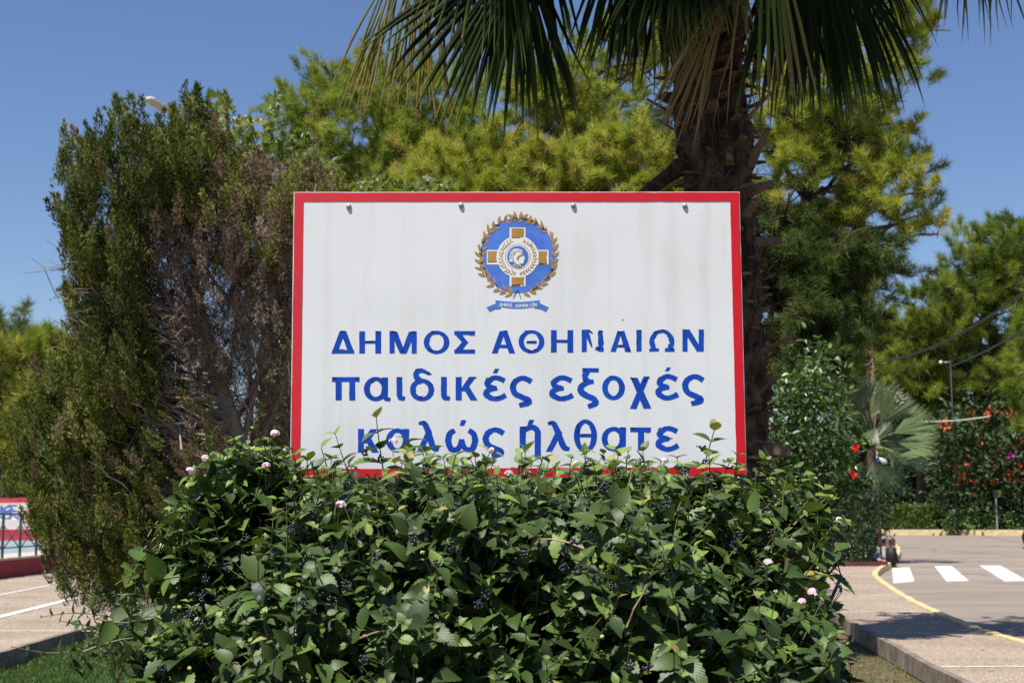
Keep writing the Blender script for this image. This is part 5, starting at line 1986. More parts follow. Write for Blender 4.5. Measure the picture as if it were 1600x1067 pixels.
# right-hand background pines, beyond the road
pine('pine_tree', 'broad yellow-green pine at the road bend behind the wooden utility pole',
     [[(1345, 570), (1355, 510), (1395, 488), (1440, 490), (1480, 470), (1520, 510), (1500, 600), (1440, 640), (1360, 640), (1320, 610)]],
     [(1440, 790), (1438, 680), (1430, 560)], 108, 6, 420, 1.1, 34, 0.55, M['pine_bright'], base=0.24, r0=0.4, gz=0.05)
pine('pine_tree', 'tall dark green pine with spreading tiers at the right edge above the orange flowers',
     [[(1445, 450), (1480, 420), (1500, 375), (1545, 365), (1585, 350), (1620, 340), (1640, 420), (1620, 500), (1570, 520), (1500, 540), (1440, 510)], [(1500, 540), (1600, 500), (1640, 560), (1600, 640), (1540, 650)]],
     [(1560, 790), (1545, 680), (1525, 600), (1535, 500), (1560, 400)], 104, 5, 440, 1.05, 34, 0.52, M['pine_bright'], base=0.16, r0=0.5, gz=0.05)
pine('pine_tree', 'fresh green young pine cut by the right edge of the picture',
     [[(1598, 480), (1650, 430), (1690, 560), (1670, 690), (1620, 690), (1600, 580)]],
     [(1640, 790), (1630, 600), (1630, 470)], 92, 3.5, 160, 1.0, 28, 0.7, M['pine_green'], base=0.45, r0=0.3, gz=0.05)
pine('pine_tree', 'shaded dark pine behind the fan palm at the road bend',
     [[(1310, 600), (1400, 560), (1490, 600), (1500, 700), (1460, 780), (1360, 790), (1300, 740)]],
     [(1420, 790), (1425, 700), (1420, 620)], 125, 5, 300, 1.7, 28, 1.0, M['pine_dark_shade'], base=0.3, r0=0.4, gz=0.05)
# left
pine('pine_tree', 'bright green round pine far left beside the juniper',
     [[(10, 640), (18, 560), (50, 530), (80, 532), (118, 545), (150, 600), (150, 700), (110, 790), (40, 760), (5, 720)]],
     [(80, 795), (80, 700), (75, 600)], 56, 3, 330, 0.7, 30, 0.42, M['pine_bright'], base=0.38, r0=0.25, gz=-0.2)
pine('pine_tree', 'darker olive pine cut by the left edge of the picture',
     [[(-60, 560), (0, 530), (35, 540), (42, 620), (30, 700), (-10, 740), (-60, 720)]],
     [(0, 795), (0, 700), (0, 600)], 64, 3, 220, 0.8, 30, 0.5, M['pine_dark_shade'], base=0.6, r0=0.25, gz=-0.2)

# ------------------------------------------------------------------ hibiscus and fan palm by the pavement
HIB = leafy('hibiscus_bush', 'glossy green hibiscus bush with red blooms right of the palm trunk', 'bush',
            [[(1200, 660), (1225, 612), (1255, 585), (1285, 592), (1305, 625), (1318, 660), (1325, 700), (1332, 750), (1305, 770), (1280, 800), (1300, 850), (1240, 860), (1190, 790), (1196, 720)],
             [(1262, 545), (1282, 548), (1282, 600), (1262, 600)], [(1335, 690), (1372, 684), (1370, 700), (1335, 704)], [(1325, 745), (1362, 745), (1360, 760), (1325, 765)], [(1208, 615), (1222, 600), (1228, 660), (1205, 660)]],
            12.5, 0.85, 6800, 0.07, M['hibiscus'], SIMPLE, (1215, 860), 0.5, 0.55, 0.8, 0.04, clump=0.12, xmax=1340)
M['hib_red'] = plain('hibiscus petal', (0.55, 0.012, 0.012), 0.5, 0.3)
for px, py in ((1337, 699), (1333, 741)):
    p = at(px, py, 11.6)
    mb = MB()
    for q in range(5):
        a = q * 2 * np.pi / 5 + rng.random()
        o = np.array([math.cos(a), -0.45, math.sin(a)])
        mb.scatter(LEAF_SIMPLE[0] * [1.6, 1, 1], None, LEAF_SIMPLE[1], p[None], *[v[None] for v in frame(o, np.array([0, -1.0, 0.2]))], np.array([0.043]), np.array([.5]))
    mb.tube([p, p + [0, -0.05, 0.0]], 0.004, 5)
    mb.build('bloom', M['hib_red'], HIB)

FY = 46.0
fb = np.array([*at(1360, 800, FY)[:2], -0.05])
FP = empty('small_fan_palm', fb, 'short fan palm with stiff silvery fronds between hibiscus and road', 'palm')
mb = MB()
mb.tube(smooth_path([fb, at(1360, 800, FY), at(1362, 690, FY)], 5), np.linspace(0.17, 0.13, 11), 10, 0.3)
mb.build('trunk', M['palmbark'], FP, True)
fc = at(1362, 700, FY)


def ff(hub, tip, Lpx, spread, tone, nrmv=(0, -1, 0.25), dy=0.0, nseg=26, grav=0.08):
    h = at(hub[0], hub[1], FY + dy)
    d = nrm(at(tip[0], tip[1], FY + dy + dy * 0.6) - h)
    frond(FP, h, d, nrmv, 0.92 * Lpx / FPX * FY, int(nseg * 0.85), R(spread), grav, 0.1, tone + 0.02, fc, mat='fan', brown=0.2, jit=0.025, st=8, split=0.3)


ff((1322, 645), (1318, 560), 84, 95, 0.3, (0.2, -1, 0.2), -0.3)
ff((1360, 650), (1400, 590), 76, 70, 0.42, (0.1, -1, 0.5), -0.2)
ff((1396, 677), (1450, 650), 78, 60, 0.5, (-0.2, -1, 0.7), -0.3, 24)
ff((1404, 711), (1455, 715), 68, 76, 0.55, (0, -1, 0.9), -0.5, 22)
ff((1370, 668), (1360, 690), 40, 60, 0.45, (0, -1, 0.3), -0.6, 14)
ff((1370, 735), (1410, 752), 66, 80, 0.12, (0, -1, 1.2), -0.2, 24, 0.3)
ff((1315, 735), (1300, 790), 62, 80, 0.18, (0, -1, 0.2), 0.2, 20, 0.3)
ff((1345, 640), (1350, 575), 70, 70, 0.2, (0, -1, 0.2), 0.5)
ff((1390, 650), (1430, 610), 60, 90, 0.4, (0, -1, 0.4), 0.6)
ff((1345, 700), (1310, 690), 60, 90, 0.2, (0, -1, 0.6), 0.5)
ff((1385, 700), (1440, 735), 64, 90, 0.3, (0, -1, 0.8), -0.2, 22, 0.2)
ff((1375, 720), (1380, 790), 60, 80, 0.1, (0, -1, 0.3), 0.0, 24, 0.2)
ff((1365, 690), (1375, 620), 70, 100, 0.22, (0, -1, 0.2), 0.8)
ff((1350, 725), (1330, 790), 60, 90, 0.1, (0, -1, 0.3), 0.1, 24, 0.2)
ff((1380, 690), (1420, 690), 60, 110, 0.16, (0, -1, 0.5), 0.9, 26)
ff((1350, 650), (1335, 575), 80, 80, 0.18, (0.3, -1, 0.1), -0.8)
ff((1400, 690), (1460, 690), 70, 60, 0.5, (0, -1, 0.9), -0.9, 22)
ff((1375, 660), (1415, 610), 74, 80, 0.35, (0, -1, 0.5), -1.0, 24)
ff((1365, 720), (1395, 770), 66, 100, 0.1, (0, -1, 0.6), -0.7, 26, 0.2)

# ------------------------------------------------------------------ clipped hedge, edging, fence and lamp at the bed corner
def box_hedge(name, label, c, size, rot, n, leaf, mat, base=0.4, bulge=0.06, cat='hedge', group=None, shell=0.85):
    """leaves spread through a clipped block; c is the middle of its foot"""
    t = empty(name, c, label, cat, group)
    sx_, sy_, sz_ = size
    q = rng.uniform(-1, 1, (n, 3))
    f = rng.integers(0, 3, n)
    sg = np.where(rng.random(n) < 0.5, -1.0, 1.0)
    for ax in range(3):
        k = f == ax
        q[k, ax] = sg[k] * rng.uniform(shell, 1.0, k.sum())
    P = q * np.array([sx_, sy_, sz_]) / 2
    lum = 1 + bulge * (np.sin(P[:, 0] * 3.3 + 1) + np.cos(P[:, 1] * 2.7 + P[:, 2] * 4))
    P = P * lum[:, None]
    ca, sa = math.cos(rot), math.sin(rot)
    P = P @ np.array([[ca, sa, 0], [-sa, ca, 0], [0, 0, 1]]) + np.asarray(c) + [0, 0, sz_ / 2]
    X, Y_, Z = frame(rand_dirs(n), nrm(rng.normal(size=(n, 3)) * 0.6 + [0, -0.2, 0.6]))
    mb = MB()
    mb.scatter(LEAF_SIMPLE[0], None, LEAF_SIMPLE[1], P, X, Y_, Z, leaf * rng.uniform(0.6, 1.3, n), np.clip(base + rng.normal(size=n) * 0.17, 0, 1))
    mb.build('foliage', mat, t)
    sb = MB()
    for k in range(14):
        e = P[rng.integers(0, n)]
        limb(sb, [e[0] * .7 + c[0] * .3, e[1] * .7 + c[1] * .3, c[2]], e, 0.02, 0.006, 0, 5, 0.03, 5)
    sb.build('stems', M['bark'], t)
    return t


M['brick'] = worn('dark red brick', (0.12, 0.032, 0.027), (0.07, 0.025, 0.02), 6, 0.3, 0.6)
M['iron'] = plain('dark painted iron', (0.02, 0.025, 0.025), 0.5, 0.4)
M['teal_iron'] = plain('dark teal painted iron', (0.02, 0.055, 0.06), 0.45, 0.4)
M['grey_paint'] = plain('grey painted metal', (0.3, 0.31, 0.31), 0.45, 0.5)
cA = gp(1378, 884, 0.0)
box_hedge('clipped_hedge', 'dark clipped hedge block in shade behind the black suitcase', [cA[0] - 1.15, cA[1] + 2.4, 0.0], (2.3, 4.4, 1.15), 0.0, 6500, 0.11, M['vine'], 0.08)  # leaf tone lowered so the block looks deeply shaded
mb = MB()
mb.box([cA[0] - 1.15, cA[1] + 0.02, 0.06], (2.5, 0.14, 0.12))
mb.box([cA[0] + 0.12, cA[1] + 2.2, 0.06], (0.14, 4.2, 0.12))
tag(mb.build('brick_edging', M['brick']), 'low dark red brick edging at the foot of the shaded clipped hedge', 'edging')
c = gp(1388, 857, -0.13)
mb = MB()
mb.box([c[0], c[1] + 0.2, 0.08], (0.62, 0.5, 0.42))
tag(mb.build('red_block', M['brick']), 'small pinkish red masonry block behind the suitcase at the kerb tip', 'block')
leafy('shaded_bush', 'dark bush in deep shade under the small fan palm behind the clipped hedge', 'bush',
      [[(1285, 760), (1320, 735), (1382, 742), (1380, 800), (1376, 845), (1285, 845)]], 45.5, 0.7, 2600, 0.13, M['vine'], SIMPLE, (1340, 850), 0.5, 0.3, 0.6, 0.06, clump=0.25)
FE = empty('iron_fence', [cA[0] - 1.6, cA[1] + 5.2, 0], 'dark iron bar fence in deep shade under the hibiscus', 'fence')
mb = MB()
x0, x1, yy = cA[0] - 3.3, cA[0] + 0.05, cA[1] + 5.2
for z in (0.25, 1.9):
    mb.box([(x0 + x1) / 2, yy, z], (x1 - x0, 0.04, 0.05))
for q in np.linspace(x0 + 0.1, x1 - 0.1, 22):
    mb.box([q, yy - 0.001, 1.0], (0.022, 0.022, 2.0))
mb.build('bars', M['iron'], FE)
for q in (x0, (x0 + x1) / 2, x1):
    mb = MB()
    mb.box([q, yy + 0.003, 1.02], (0.12, 0.12, 2.05))
    mb.box([q, yy + 0.003, 2.08], (0.16, 0.16, 0.07))
    mb.build('post', M['iron'], FE)
lp = at(1374, 800, cA[1] + 6.5)
GL = empty('garden_lamp', [lp[0], lp[1], -0.1], 'slim grey garden lamp post with white dome shade between the fan palm fronds', 'lamp')
zl = at(1373, 722, lp[1])[2]
mb = MB()
mb.tube([[lp[0], lp[1], -0.1], [lp[0], lp[1], 1.0], [lp[0], lp[1], zl + 0.35]], [0.045, 0.035, 0.03], 10)
mb.build('pole', M['grey_paint'], GL, True)
mb = MB()
a = np.linspace(0, 2 * np.pi, 20, endpoint=False)
prof = [(0.0, 0.16), (0.12, 0.14), (0.24, 0.07), (0.28, -0.02), (0.27, -0.05), (0.0, -0.06)]
V = np.concatenate([[[lp[0] + r * math.cos(q), lp[1] - 0.12 + r * math.sin(q), zl + h] for q in a] for r, h in prof])
Q = [[20 * i + j, 20 * i + (j + 1) % 20, 20 * i + 20 + (j + 1) % 20, 20 * i + 20 + j] for i in range(len(prof) - 1) for j in range(20)]
mb.add(V, None, Q)
mb.build('lamp_shade', plain('white enamel', (0.75, 0.77, 0.78), 0.3, 0.5), GL, True)

# ------------------------------------------------------------------ suitcase and bag
sp = gp(1393, 886, -0.126)
SUIT = empty('suitcase', [sp[0], sp[1], -0.126], 'black upright trolley suitcase with raised handle parked at the kerb', 'suitcase')
M['black_fabric'] = plain('black suitcase fabric', (0.012, 0.012, 0.014), 0.6, 0.35, 0, 30, 0.3)
M['black_plastic'] = plain('black plastic', (0.01, 0.01, 0.011), 0.35, 0.5)


def bev_box(name, c, size, bev, mat, parent, seg=3):
    bm = bmesh.new()
    bmesh.ops.create_cube(bm, size=1)
    bmesh.ops.scale(bm, vec=size, verts=bm.verts)
    bmesh.ops.bevel(bm, geom=bm.edges[:], offset=bev, segments=seg, affect='EDGES')
    bmesh.ops.translate(bm, vec=c, verts=bm.verts)
    for f in bm.faces:
        f.smooth = True
    me = bpy.data.meshes.new(name)
    bm.to_mesh(me)
    bm.free()
    me.materials.append(mat)
    return link(bpy.data.objects.new(name, me), parent)


bev_box('body', (0, 0, 0.33), (0.25, 0.38, 0.54), 0.04, M['black_fabric'], SUIT)
bev_box('front_pocket', (0.135, 0, 0.27), (0.05, 0.3, 0.32), 0.02, M['black_fabric'], SUIT)
bev_box('top_grip', (0.0, 0, 0.615), (0.035, 0.16, 0.025), 0.01, M['black_plastic'], SUIT)
for dx in (-0.09, 0.09):
    for dy in (-0.14, 0.14):
        mb = MB()
        mb.tube([[dx, dy - 0.016, 0.035], [dx, dy + 0.016, 0.035]], 0.034, 14)
        mesh_np('wheel', np.concatenate(mb.V), [np.concatenate(mb.T), np.concatenate(mb.Q)], M['black_plastic'], SUIT)
mb = MB()
for dy in (-0.09, 0.09):
    mb.tube([[-0.1, dy, 0.58], [-0.1, dy, 1.02]], 0.009, 8)
mb.tube([[-0.1, -0.11, 1.025], [-0.1, 0.11, 1.025]], 0.017, 8)
mesh_np('handle', np.concatenate(mb.V), [np.concatenate(mb.T), np.concatenate(mb.Q)], M['grey_paint'], SUIT)
bpt = gp(1380, 886, -0.126)
BAG = empty('travel_bag', [bpt[0] - 0.02, bpt[1] + 0.55, -0.126], 'blue and pink soft bag leaning beside the black suitcase', 'bag')
bev_box('body', (0, 0, 0.22), (0.2, 0.3, 0.42), 0.07, plain('blue bag cloth', (0.05, 0.09, 0.25), 0.8), BAG)
bev_box('pocket', (0.02, -0.15, 0.15), (0.15, 0.07, 0.2), 0.03, plain('pink bag cloth', (0.5, 0.15, 0.2), 0.8), BAG)
mb = MB()
mb.tube(smooth_path([[-0.03, 0.03, 0.42], [-0.02, 0.02, 0.5], [0.04, 0.02, 0.5], [0.05, 0.02, 0.42]], 5), 0.008, 6)
mesh_np('strap', np.concatenate(mb.V), [np.concatenate(mb.T), np.concatenate(mb.Q)], M['black_fabric'], BAG)

# ------------------------------------------------------------------ beyond the road
def blossom_set(parent, pix, Y, r, mat, name='blossom'):
    for px, py in pix:
        p = at(px, py, Y + rng.uniform(-1, 0.4))
        n = 9
        b_ = MB()
        X, Y_, Z = frame(rand_dirs(n) + [0, -0.6, 0.2], rand_dirs(n))
        b_.scatter(LEAF_SIMPLE[0] * [1.3, 1, 1], None, LEAF_SIMPLE[1], p + rng.normal(size=(n, 3)) * r * 0.4, X, Y_, Z, np.full(n, r) * rng.uniform(0.7, 1.2, n), np.full(n, .5))
        b_.build(name, mat, parent)


M['orange'] = plain('trumpet flower', (0.5, 0.085, 0.035), 0.5, 0.3)
M['magenta'] = plain('magenta bract', (0.42, 0.05, 0.3), 0.5, 0.3)
VY = 100.5
TV = leafy('trumpet_vine', 'big dark trumpet vine thicket with orange flowers at the road bend', 'vine',
           [[(1470, 700), (1490, 640), (1530, 625), (1580, 622), (1640, 610), (1660, 830), (1500, 830), (1475, 780)], [(1450, 665), (1490, 640), (1495, 700), (1460, 710)]],
           VY, 3.5, 8200, 0.42, M['vine'], SIMPLE, (1570, 838), 0.5, 0.45, 0.6, 0.12, clump=0.75, gz=0.05)
blossom_set(TV, [(1470, 664), (1478, 660), (1484, 666), (1478, 672), (1518, 644), (1545, 640), (1542, 656), (1543, 645), (1560, 642), (1580, 636), (1586, 647), (1575, 650), (1522, 662), (1514, 655), (1514, 711), (1536, 711), (1512, 727),
                 (1492, 732), (1504, 742), (1504, 749), (1522, 753), (1540, 759), (1521, 771), (1497, 754), (1552, 750), (1573, 741), (1580, 743), (1589, 753), (1578, 745), (1592, 733), (1553, 730), (1572, 722), (1596, 690), (1562, 700), (1530, 690)],
            VY - 2.6, 0.24, M['orange'])
blossom_set(TV, [(1579, 706), (1583, 700), (1578, 716), (1581, 712), (1590, 725)], VY - 2.8, 0.3, M['magenta'], 'bract')
leafy('olive_shrub', 'pale olive shrub between the dark pine and the orange-flowered vine', 'shrub',
      [[(1490, 630), (1520, 605), (1560, 610), (1600, 600), (1620, 650), (1560, 660), (1500, 665)]], VY + 4, 2.5, 1700, 0.45, M['broadleaf'], SIMPLE, (1540, 838), 0.5, 0.2, 0.6, 0.1, clump=0.6, gz=0.05)
leafy('dark_shrub', 'tall dark shrub behind the clipped roadside hedge', 'shrub',
      [[(1340, 740), (1400, 715), (1470, 720), (1500, 760), (1500, 835), (1340, 835)]], 122, 3, 3600, 0.55, M['vine'], SIMPLE, (1420, 838), 0.5, 0.5, 0.6, 0.1, clump=0.7, gz=0.05)
a_, b_ = at(1380, 800, 101) * [1, 1, 0], at(1480, 800, 98) * [1, 1, 0]
ctr = (a_ + b_) / 2
box_hedge('roadside_hedge', 'light green clipped hedge along the far yellow kerb', [ctr[0] + 0.2, ctr[1] + 2.0, 0.05], (abs(b_[0] - a_[0]) + 1.0, 2.2, 1.85), math.atan2(b_[1] - a_[1], b_[0] - a_[0]), 6500, 0.22, M['broadleaf'], 0.12, 0.05)
for (px0, px1, h, nm) in ((1482, 1530, 1.75, 'loose leafy green shrub at the kerb left of the arrow sign'), (1530, 1580, 1.5, 'loose leafy green shrub under the yellow arrow sign'), (1580, 1650, 1.7, 'loose leafy green shrub cut by the right edge')):
    leafy('kerb_shrub', nm, 'shrub', [[(px0 - 6, 834), (px0, 808), ((px0 + px1) / 2, 838 - h * 24), (px1, 804), (px1 + 6, 838)]], 98.0, 0.9, 1500, 0.28, M['hibiscus'], SIMPLE, ((px0 + px1) / 2, 838), 0.6, 0.5, 0.6, 0.05, 'loose shrubs along the far kerb', clump=0.35, gz=0.05)
cp = at(1559, 771, VY - 3.9)
CH = empty('arrow_sign', [cp[0], cp[1], 0.05], 'small black road sign with a yellow arrow on a grey post among the vine', 'sign')
mb = MB()
mb.box([cp[0], cp[1], cp[2]], (0.62, 0.03, 0.5))
mb.build('board', M['iron'], CH)
mb = MB()
for sg in (-1, 1):
    V = np.array([[-0.02, 0, sg * 0.2], [0.1, 0, sg * 0.2], [0.24, 0, 0], [0.12, 0, 0]]) + cp + [0, -0.02 - 0.002 * sg, 0]
    mb.add(V, None, [[0, 1, 2, 3]])
mb.build('arrow', plain('yellow sheeting', (0.75, 0.4, 0.02), 0.4), CH)
mb = MB()
mb.tube([[cp[0] - 0.12, cp[1] + 0.05, 0.05], [cp[0] - 0.12, cp[1] + 0.05, cp[2] + 0.2]], 0.05, 8)
mb.build('post', M['grey_paint'], CH)

# utility pole and wires
UP = at(1372, 800, 62)
UT = empty('utility_pole', [UP[0], UP[1], -0.1], 'brown wooden utility pole rising behind the small fan palm', 'pole')
zt_ = at(1370, 541, 62)[2]
mb = MB()
mb.tube([[UP[0], UP[1], -0.1], [UP[0] - 0.02, UP[1], 4], [UP[0] - 0.06, UP[1], zt_]], [0.12, 0.105, 0.085], 10)
mb.build('shaft', barkmat('weathered pole wood', (0.14, 0.07, 0.05), (0.36, 0.2, 0.15), 9), UT, True)
mb = MB()
zc = at(1372, 567, 62)[2]
mb.tube([[UP[0] - 0.05, UP[1] - 0.1, zc], [UP[0] - 0.35, UP[1] - 0.15, zc - 0.12]], 0.02, 6)
mb.tube([[UP[0] - 0.05, UP[1] - 0.1, zc + 0.06], [UP[0] - 0.3, UP[1] - 0.15, zc + 0.1]], 0.02, 6)
mb.build('bracket', M['grey_paint'], UT)


def wire(label, a, b_, sag, r, mat, cat='cable'):
    t = np.linspace(0, 1, 30)[:, None]
    p = np.asarray(a) + (np.asarray(b_) - np.asarray(a)) * t - np.array([0, 0, sag]) * 4 * t * (1 - t)
    mb = MB()
    mb.tube(p, r, 6)
    return tag(mb.build('overhead_cable', mat, None, True), label, cat)


M['cable'] = plain('black cable', (0.015, 0.015, 0.016), 0.5)
wire('thick black overhead cable running from the wooden pole up to the right edge', at(1372, 566, 62) + [0, -0.12, 0], at(1660, 410, 40), 0.55, 0.035, M['cable'])
wire('thinner lower black overhead cable in front of the dark pine', at(1478, 575, 88), at(1660, 478, 48), 0.2, 0.04, M['cable'])
wire('pale slack wire strung beside the orange-flowered vine', at(1420, 658, 90), at(1548, 650, 92), 0.15, 0.045, plain('pale wire', (0.55, 0.6, 0.5), 0.5))
gl = at(1495, 800, 97)
GB = empty('globe_lamp', [gl[0], gl[1], 0], 'small white globe lamp on a bracket in front of the dark pine', 'lamp')
zg = at(1470, 566, 97)
mb = MB()
mb.tube([[gl[0], gl[1], 0], [gl[0], gl[1], zg[2] + 0.2]], [0.06, 0.04], 8)
mb.build('pole', M['cable'], GB, True)
mb = MB()
mb.tube([[gl[0], gl[1], zg[2]], [zg[0] + 0.2, gl[1], zg[2]]], 0.045, 6)
mb.build('bracket', M['grey_paint'], GB, True)
mb = MB()
mb.scatter(ICO, ICOT, None, np.array([[zg[0], gl[1], zg[2]]]), np.array([[1., 0, 0]]), np.array([[0, 1., 0]]), np.array([[0, 0, 1.]]), np.array([0.14]), np.array([.5]))
mb.build('globe', plain('opal globe', (0.8, 0.72, 0.6), 0.3), GB, True)

# far dark wood behind everything
mb = MB()
for x0, x1, y0, Y, n, lf_ in ((1080, 2050, 660, 150, 9000, 1.5), (-1500, 1090, 700, 120, 17000, 1.3)):
    x = rng.uniform(x0, x1, n)
    top = y0 + 25 * np.sin(x * 0.021) + 14 * np.sin(x * 0.063 + 1)
    y = top + (815 - top) * rng.random(n)
    P = at(x, y, Y + rng.uniform(-4, 4, n))
    X, Y_, Z = frame(rand_dirs(n), nrm(rng.normal(size=(n, 3)) + [0, -0.3, 0.6]))
    mb.scatter(LEAF_SIMPLE[0], None, LEAF_SIMPLE[1], P, X, Y_, Z, lf_ * rng.uniform(0.6, 1.4, n), np.clip(rng.normal(size=n) * 0.2 + 0.4, 0, 1))
kind(mb.build('far_wood', M['vine']), 'stuff')

# ------------------------------------------------------------------ left: plaza wall, railing, painted terrace
WX = -12.4
M['red_wall'] = worn('dark red wall paint', (0.3, 0.028, 0.035), (0.2, 0.03, 0.03), 1.5, 0.25, 0.6)
M['sand'] = worn('sandy coping', (0.5, 0.42, 0.33), (0.38, 0.32, 0.26), 3, 0.3, 0.6)
LW = empty('plaza_wall', [WX - 0.2, 36, 0], 'low dark red plaza wall with sandy coping in shade at the left edge', 'wall')
mb = MB()
mb.box([WX - 0.2, 35, 0.215], (0.4, 22, 0.43))
mb.build('wall_body', M['red_wall'], LW)
mb = MB()
mb.box([WX - 0.7, 35, 0.455], (1.45, 22.05, 0.05))
mb.build('coping', M['sand'], LW)
RL = empty('iron_railing', [WX - 0.15, 36, 0.48], 'dark teal iron railing with crossed bars standing on the low red wall', 'railing')
mb = MB()
for z in (1.55, 0.72):
    mb.tube([[WX - 0.15, 25, z], [WX - 0.15, 45, z]], 0.028 if z > 1 else 0.02, 6)
mb.build('rail', M['teal_iron'], RL)
for q in range(20):
    y = 25.3 + q * 1.25
    if y > 44:
        break
    mb = MB()
    mb.tube([[WX - 0.15, y, 0.47], [WX - 0.15, y, 1.54]], 0.034, 6)
    mb.build('post', M['teal_iron'], RL)
    mb = MB()
    mb.tube([[WX - 0.13, y + 0.04, 0.72], [WX - 0.13, y + 1.21, 1.3]], 0.017, 5)
    mb.tube([[WX - 0.17, y + 0.04, 1.3], [WX - 0.17, y + 1.21, 0.72]], 0.017, 5)
    mb.build('cross_brace', M['teal_iron'], RL)
TY = 48.0
M['mural_white'] = worn('painted rough stone', (0.68, 0.66, 0.62), (0.4, 0.36, 0.31), 5, 0.36, 0.42)
M['mural_red'] = worn('red terrace paint', (0.5, 0.035, 0.06), (0.4, 0.06, 0.07), 3, 0.3, 0.6)
M['mural_blue'] = worn('pale blue terrace paint', (0.4, 0.58, 0.66), (0.55, 0.6, 0.62), 3, 0.3, 0.6)
xr = at(40, 800, TY)[0]
TR_ = empty('painted_terrace', [xr - 4, TY, 0], 'stepped stone terrace painted white, red and pale blue with blue letters behind the railing', 'terrace')


def zpx(y):
    return float(at(20, y, TY)[2])


for k, (y0, y1, mk, dy, nm) in enumerate(((777, 785.5, 'mural_red', 0.55, 'red_band'), (785.5, 812, 'mural_white', 0.42, 'stone_tier'), (812, 827, 'mural_white', 0.38, 'stone_tier'), (827, 845, 'mural_red', 0.3, 'red_band'), (845, 864, 'mural_blue', 0.2, 'blue_band'))):
    za, zb = zpx(y0), zpx(y1) if k < 4 else 0.0
    mb = MB()
    mb.box([xr - 6 + 0.25 * k, TY + dy + 2, (za + zb) / 2], (12, 4, za - zb))
    mb.build(nm, M[mk], TR_)
mb = MB()
mb.box([xr + 1.3, TY + 3.0, 0.5], (0.5, 4, 1.0))
mb.build('side_wall', M['mural_white'], TR_)


def stroke_letter(strokes, cx, cz, w, h, y):
    mb = MB()
    for k, pl in enumerate(strokes):
        pl = np.array([[cx + (p[0] - .5) * w, y - 0.006 - 0.003 * k, cz + (.5 - p[1]) * h] for p in pl])
        for i_ in range(len(pl) - 1):
            d = nrm(pl[i_ + 1] - pl[i_])
            nn2 = np.array([-d[2], 0, d[0]]) * 0.022
            mb.add([pl[i_] - nn2 - d * .02, pl[i_ + 1] - nn2 + d * .02, pl[i_ + 1] + nn2 + d * .02, pl[i_] + nn2 - d * .02] + np.array([0, -0.0012 * i_, 0]), None, [[0, 1, 2, 3]])
    return mb.build('painted_letter', M['pale_blue_vinyl'], TR_)


SO = [[(.5, 0), (.1, .25), (.1, .75), (.5, 1), (.9, .75), (.9, .25), (.5, 0)]]
SNn = [[(0.05, 1), (0.05, 0), (.95, 1), (.95, 0)]]
SI = [[(.5, 0), (.5, 1)]]
SK = [[(.1, 0), (.1, 1)], [(.9, 0), (.1, .5), (.9, 1)]]
SS = [[(1, 0), (0, 0), (.55, .5), (0, 1), (1, 1)]]
for ch, px, py, w, h, lay in ((SO, 11, 804.5, .36, .24, 0.42), (SNn, 22, 805, .3, .24, 0.42), (SI, 1, 795, .1, .18, 0.42), (SK, 8, 795, .26, .18, 0.42), (SS, 19, 793.5, .26, .18, 0.42), (SK, 1, 804.5, .3, .24, 0.42)):
    p = at(px, py, TY + lay)
    stroke_letter(ch, p[0], p[2], w, h, TY + lay)
SF = empty('slatted_fence', [xr - 2, TY + 7.5, 0], 'dark green slatted fence above the painted terrace at far left', 'fence')
for px in (-20, 2, 15, 36):
    p = at(px, 800, TY + 7.4)
    mb = MB()
    mb.box([p[0], p[1], 1.75], (0.09, 0.09, 3.5))
    mb.build('post', M['teal_iron'], SF)
mb = MB()
for z in np.arange(0.5, 3.4, 0.36):
    mb.box([xr - 2.5, TY + 7.5, z], (8, 0.04, 0.15))
mb.build('slats', M['teal_iron'], SF)

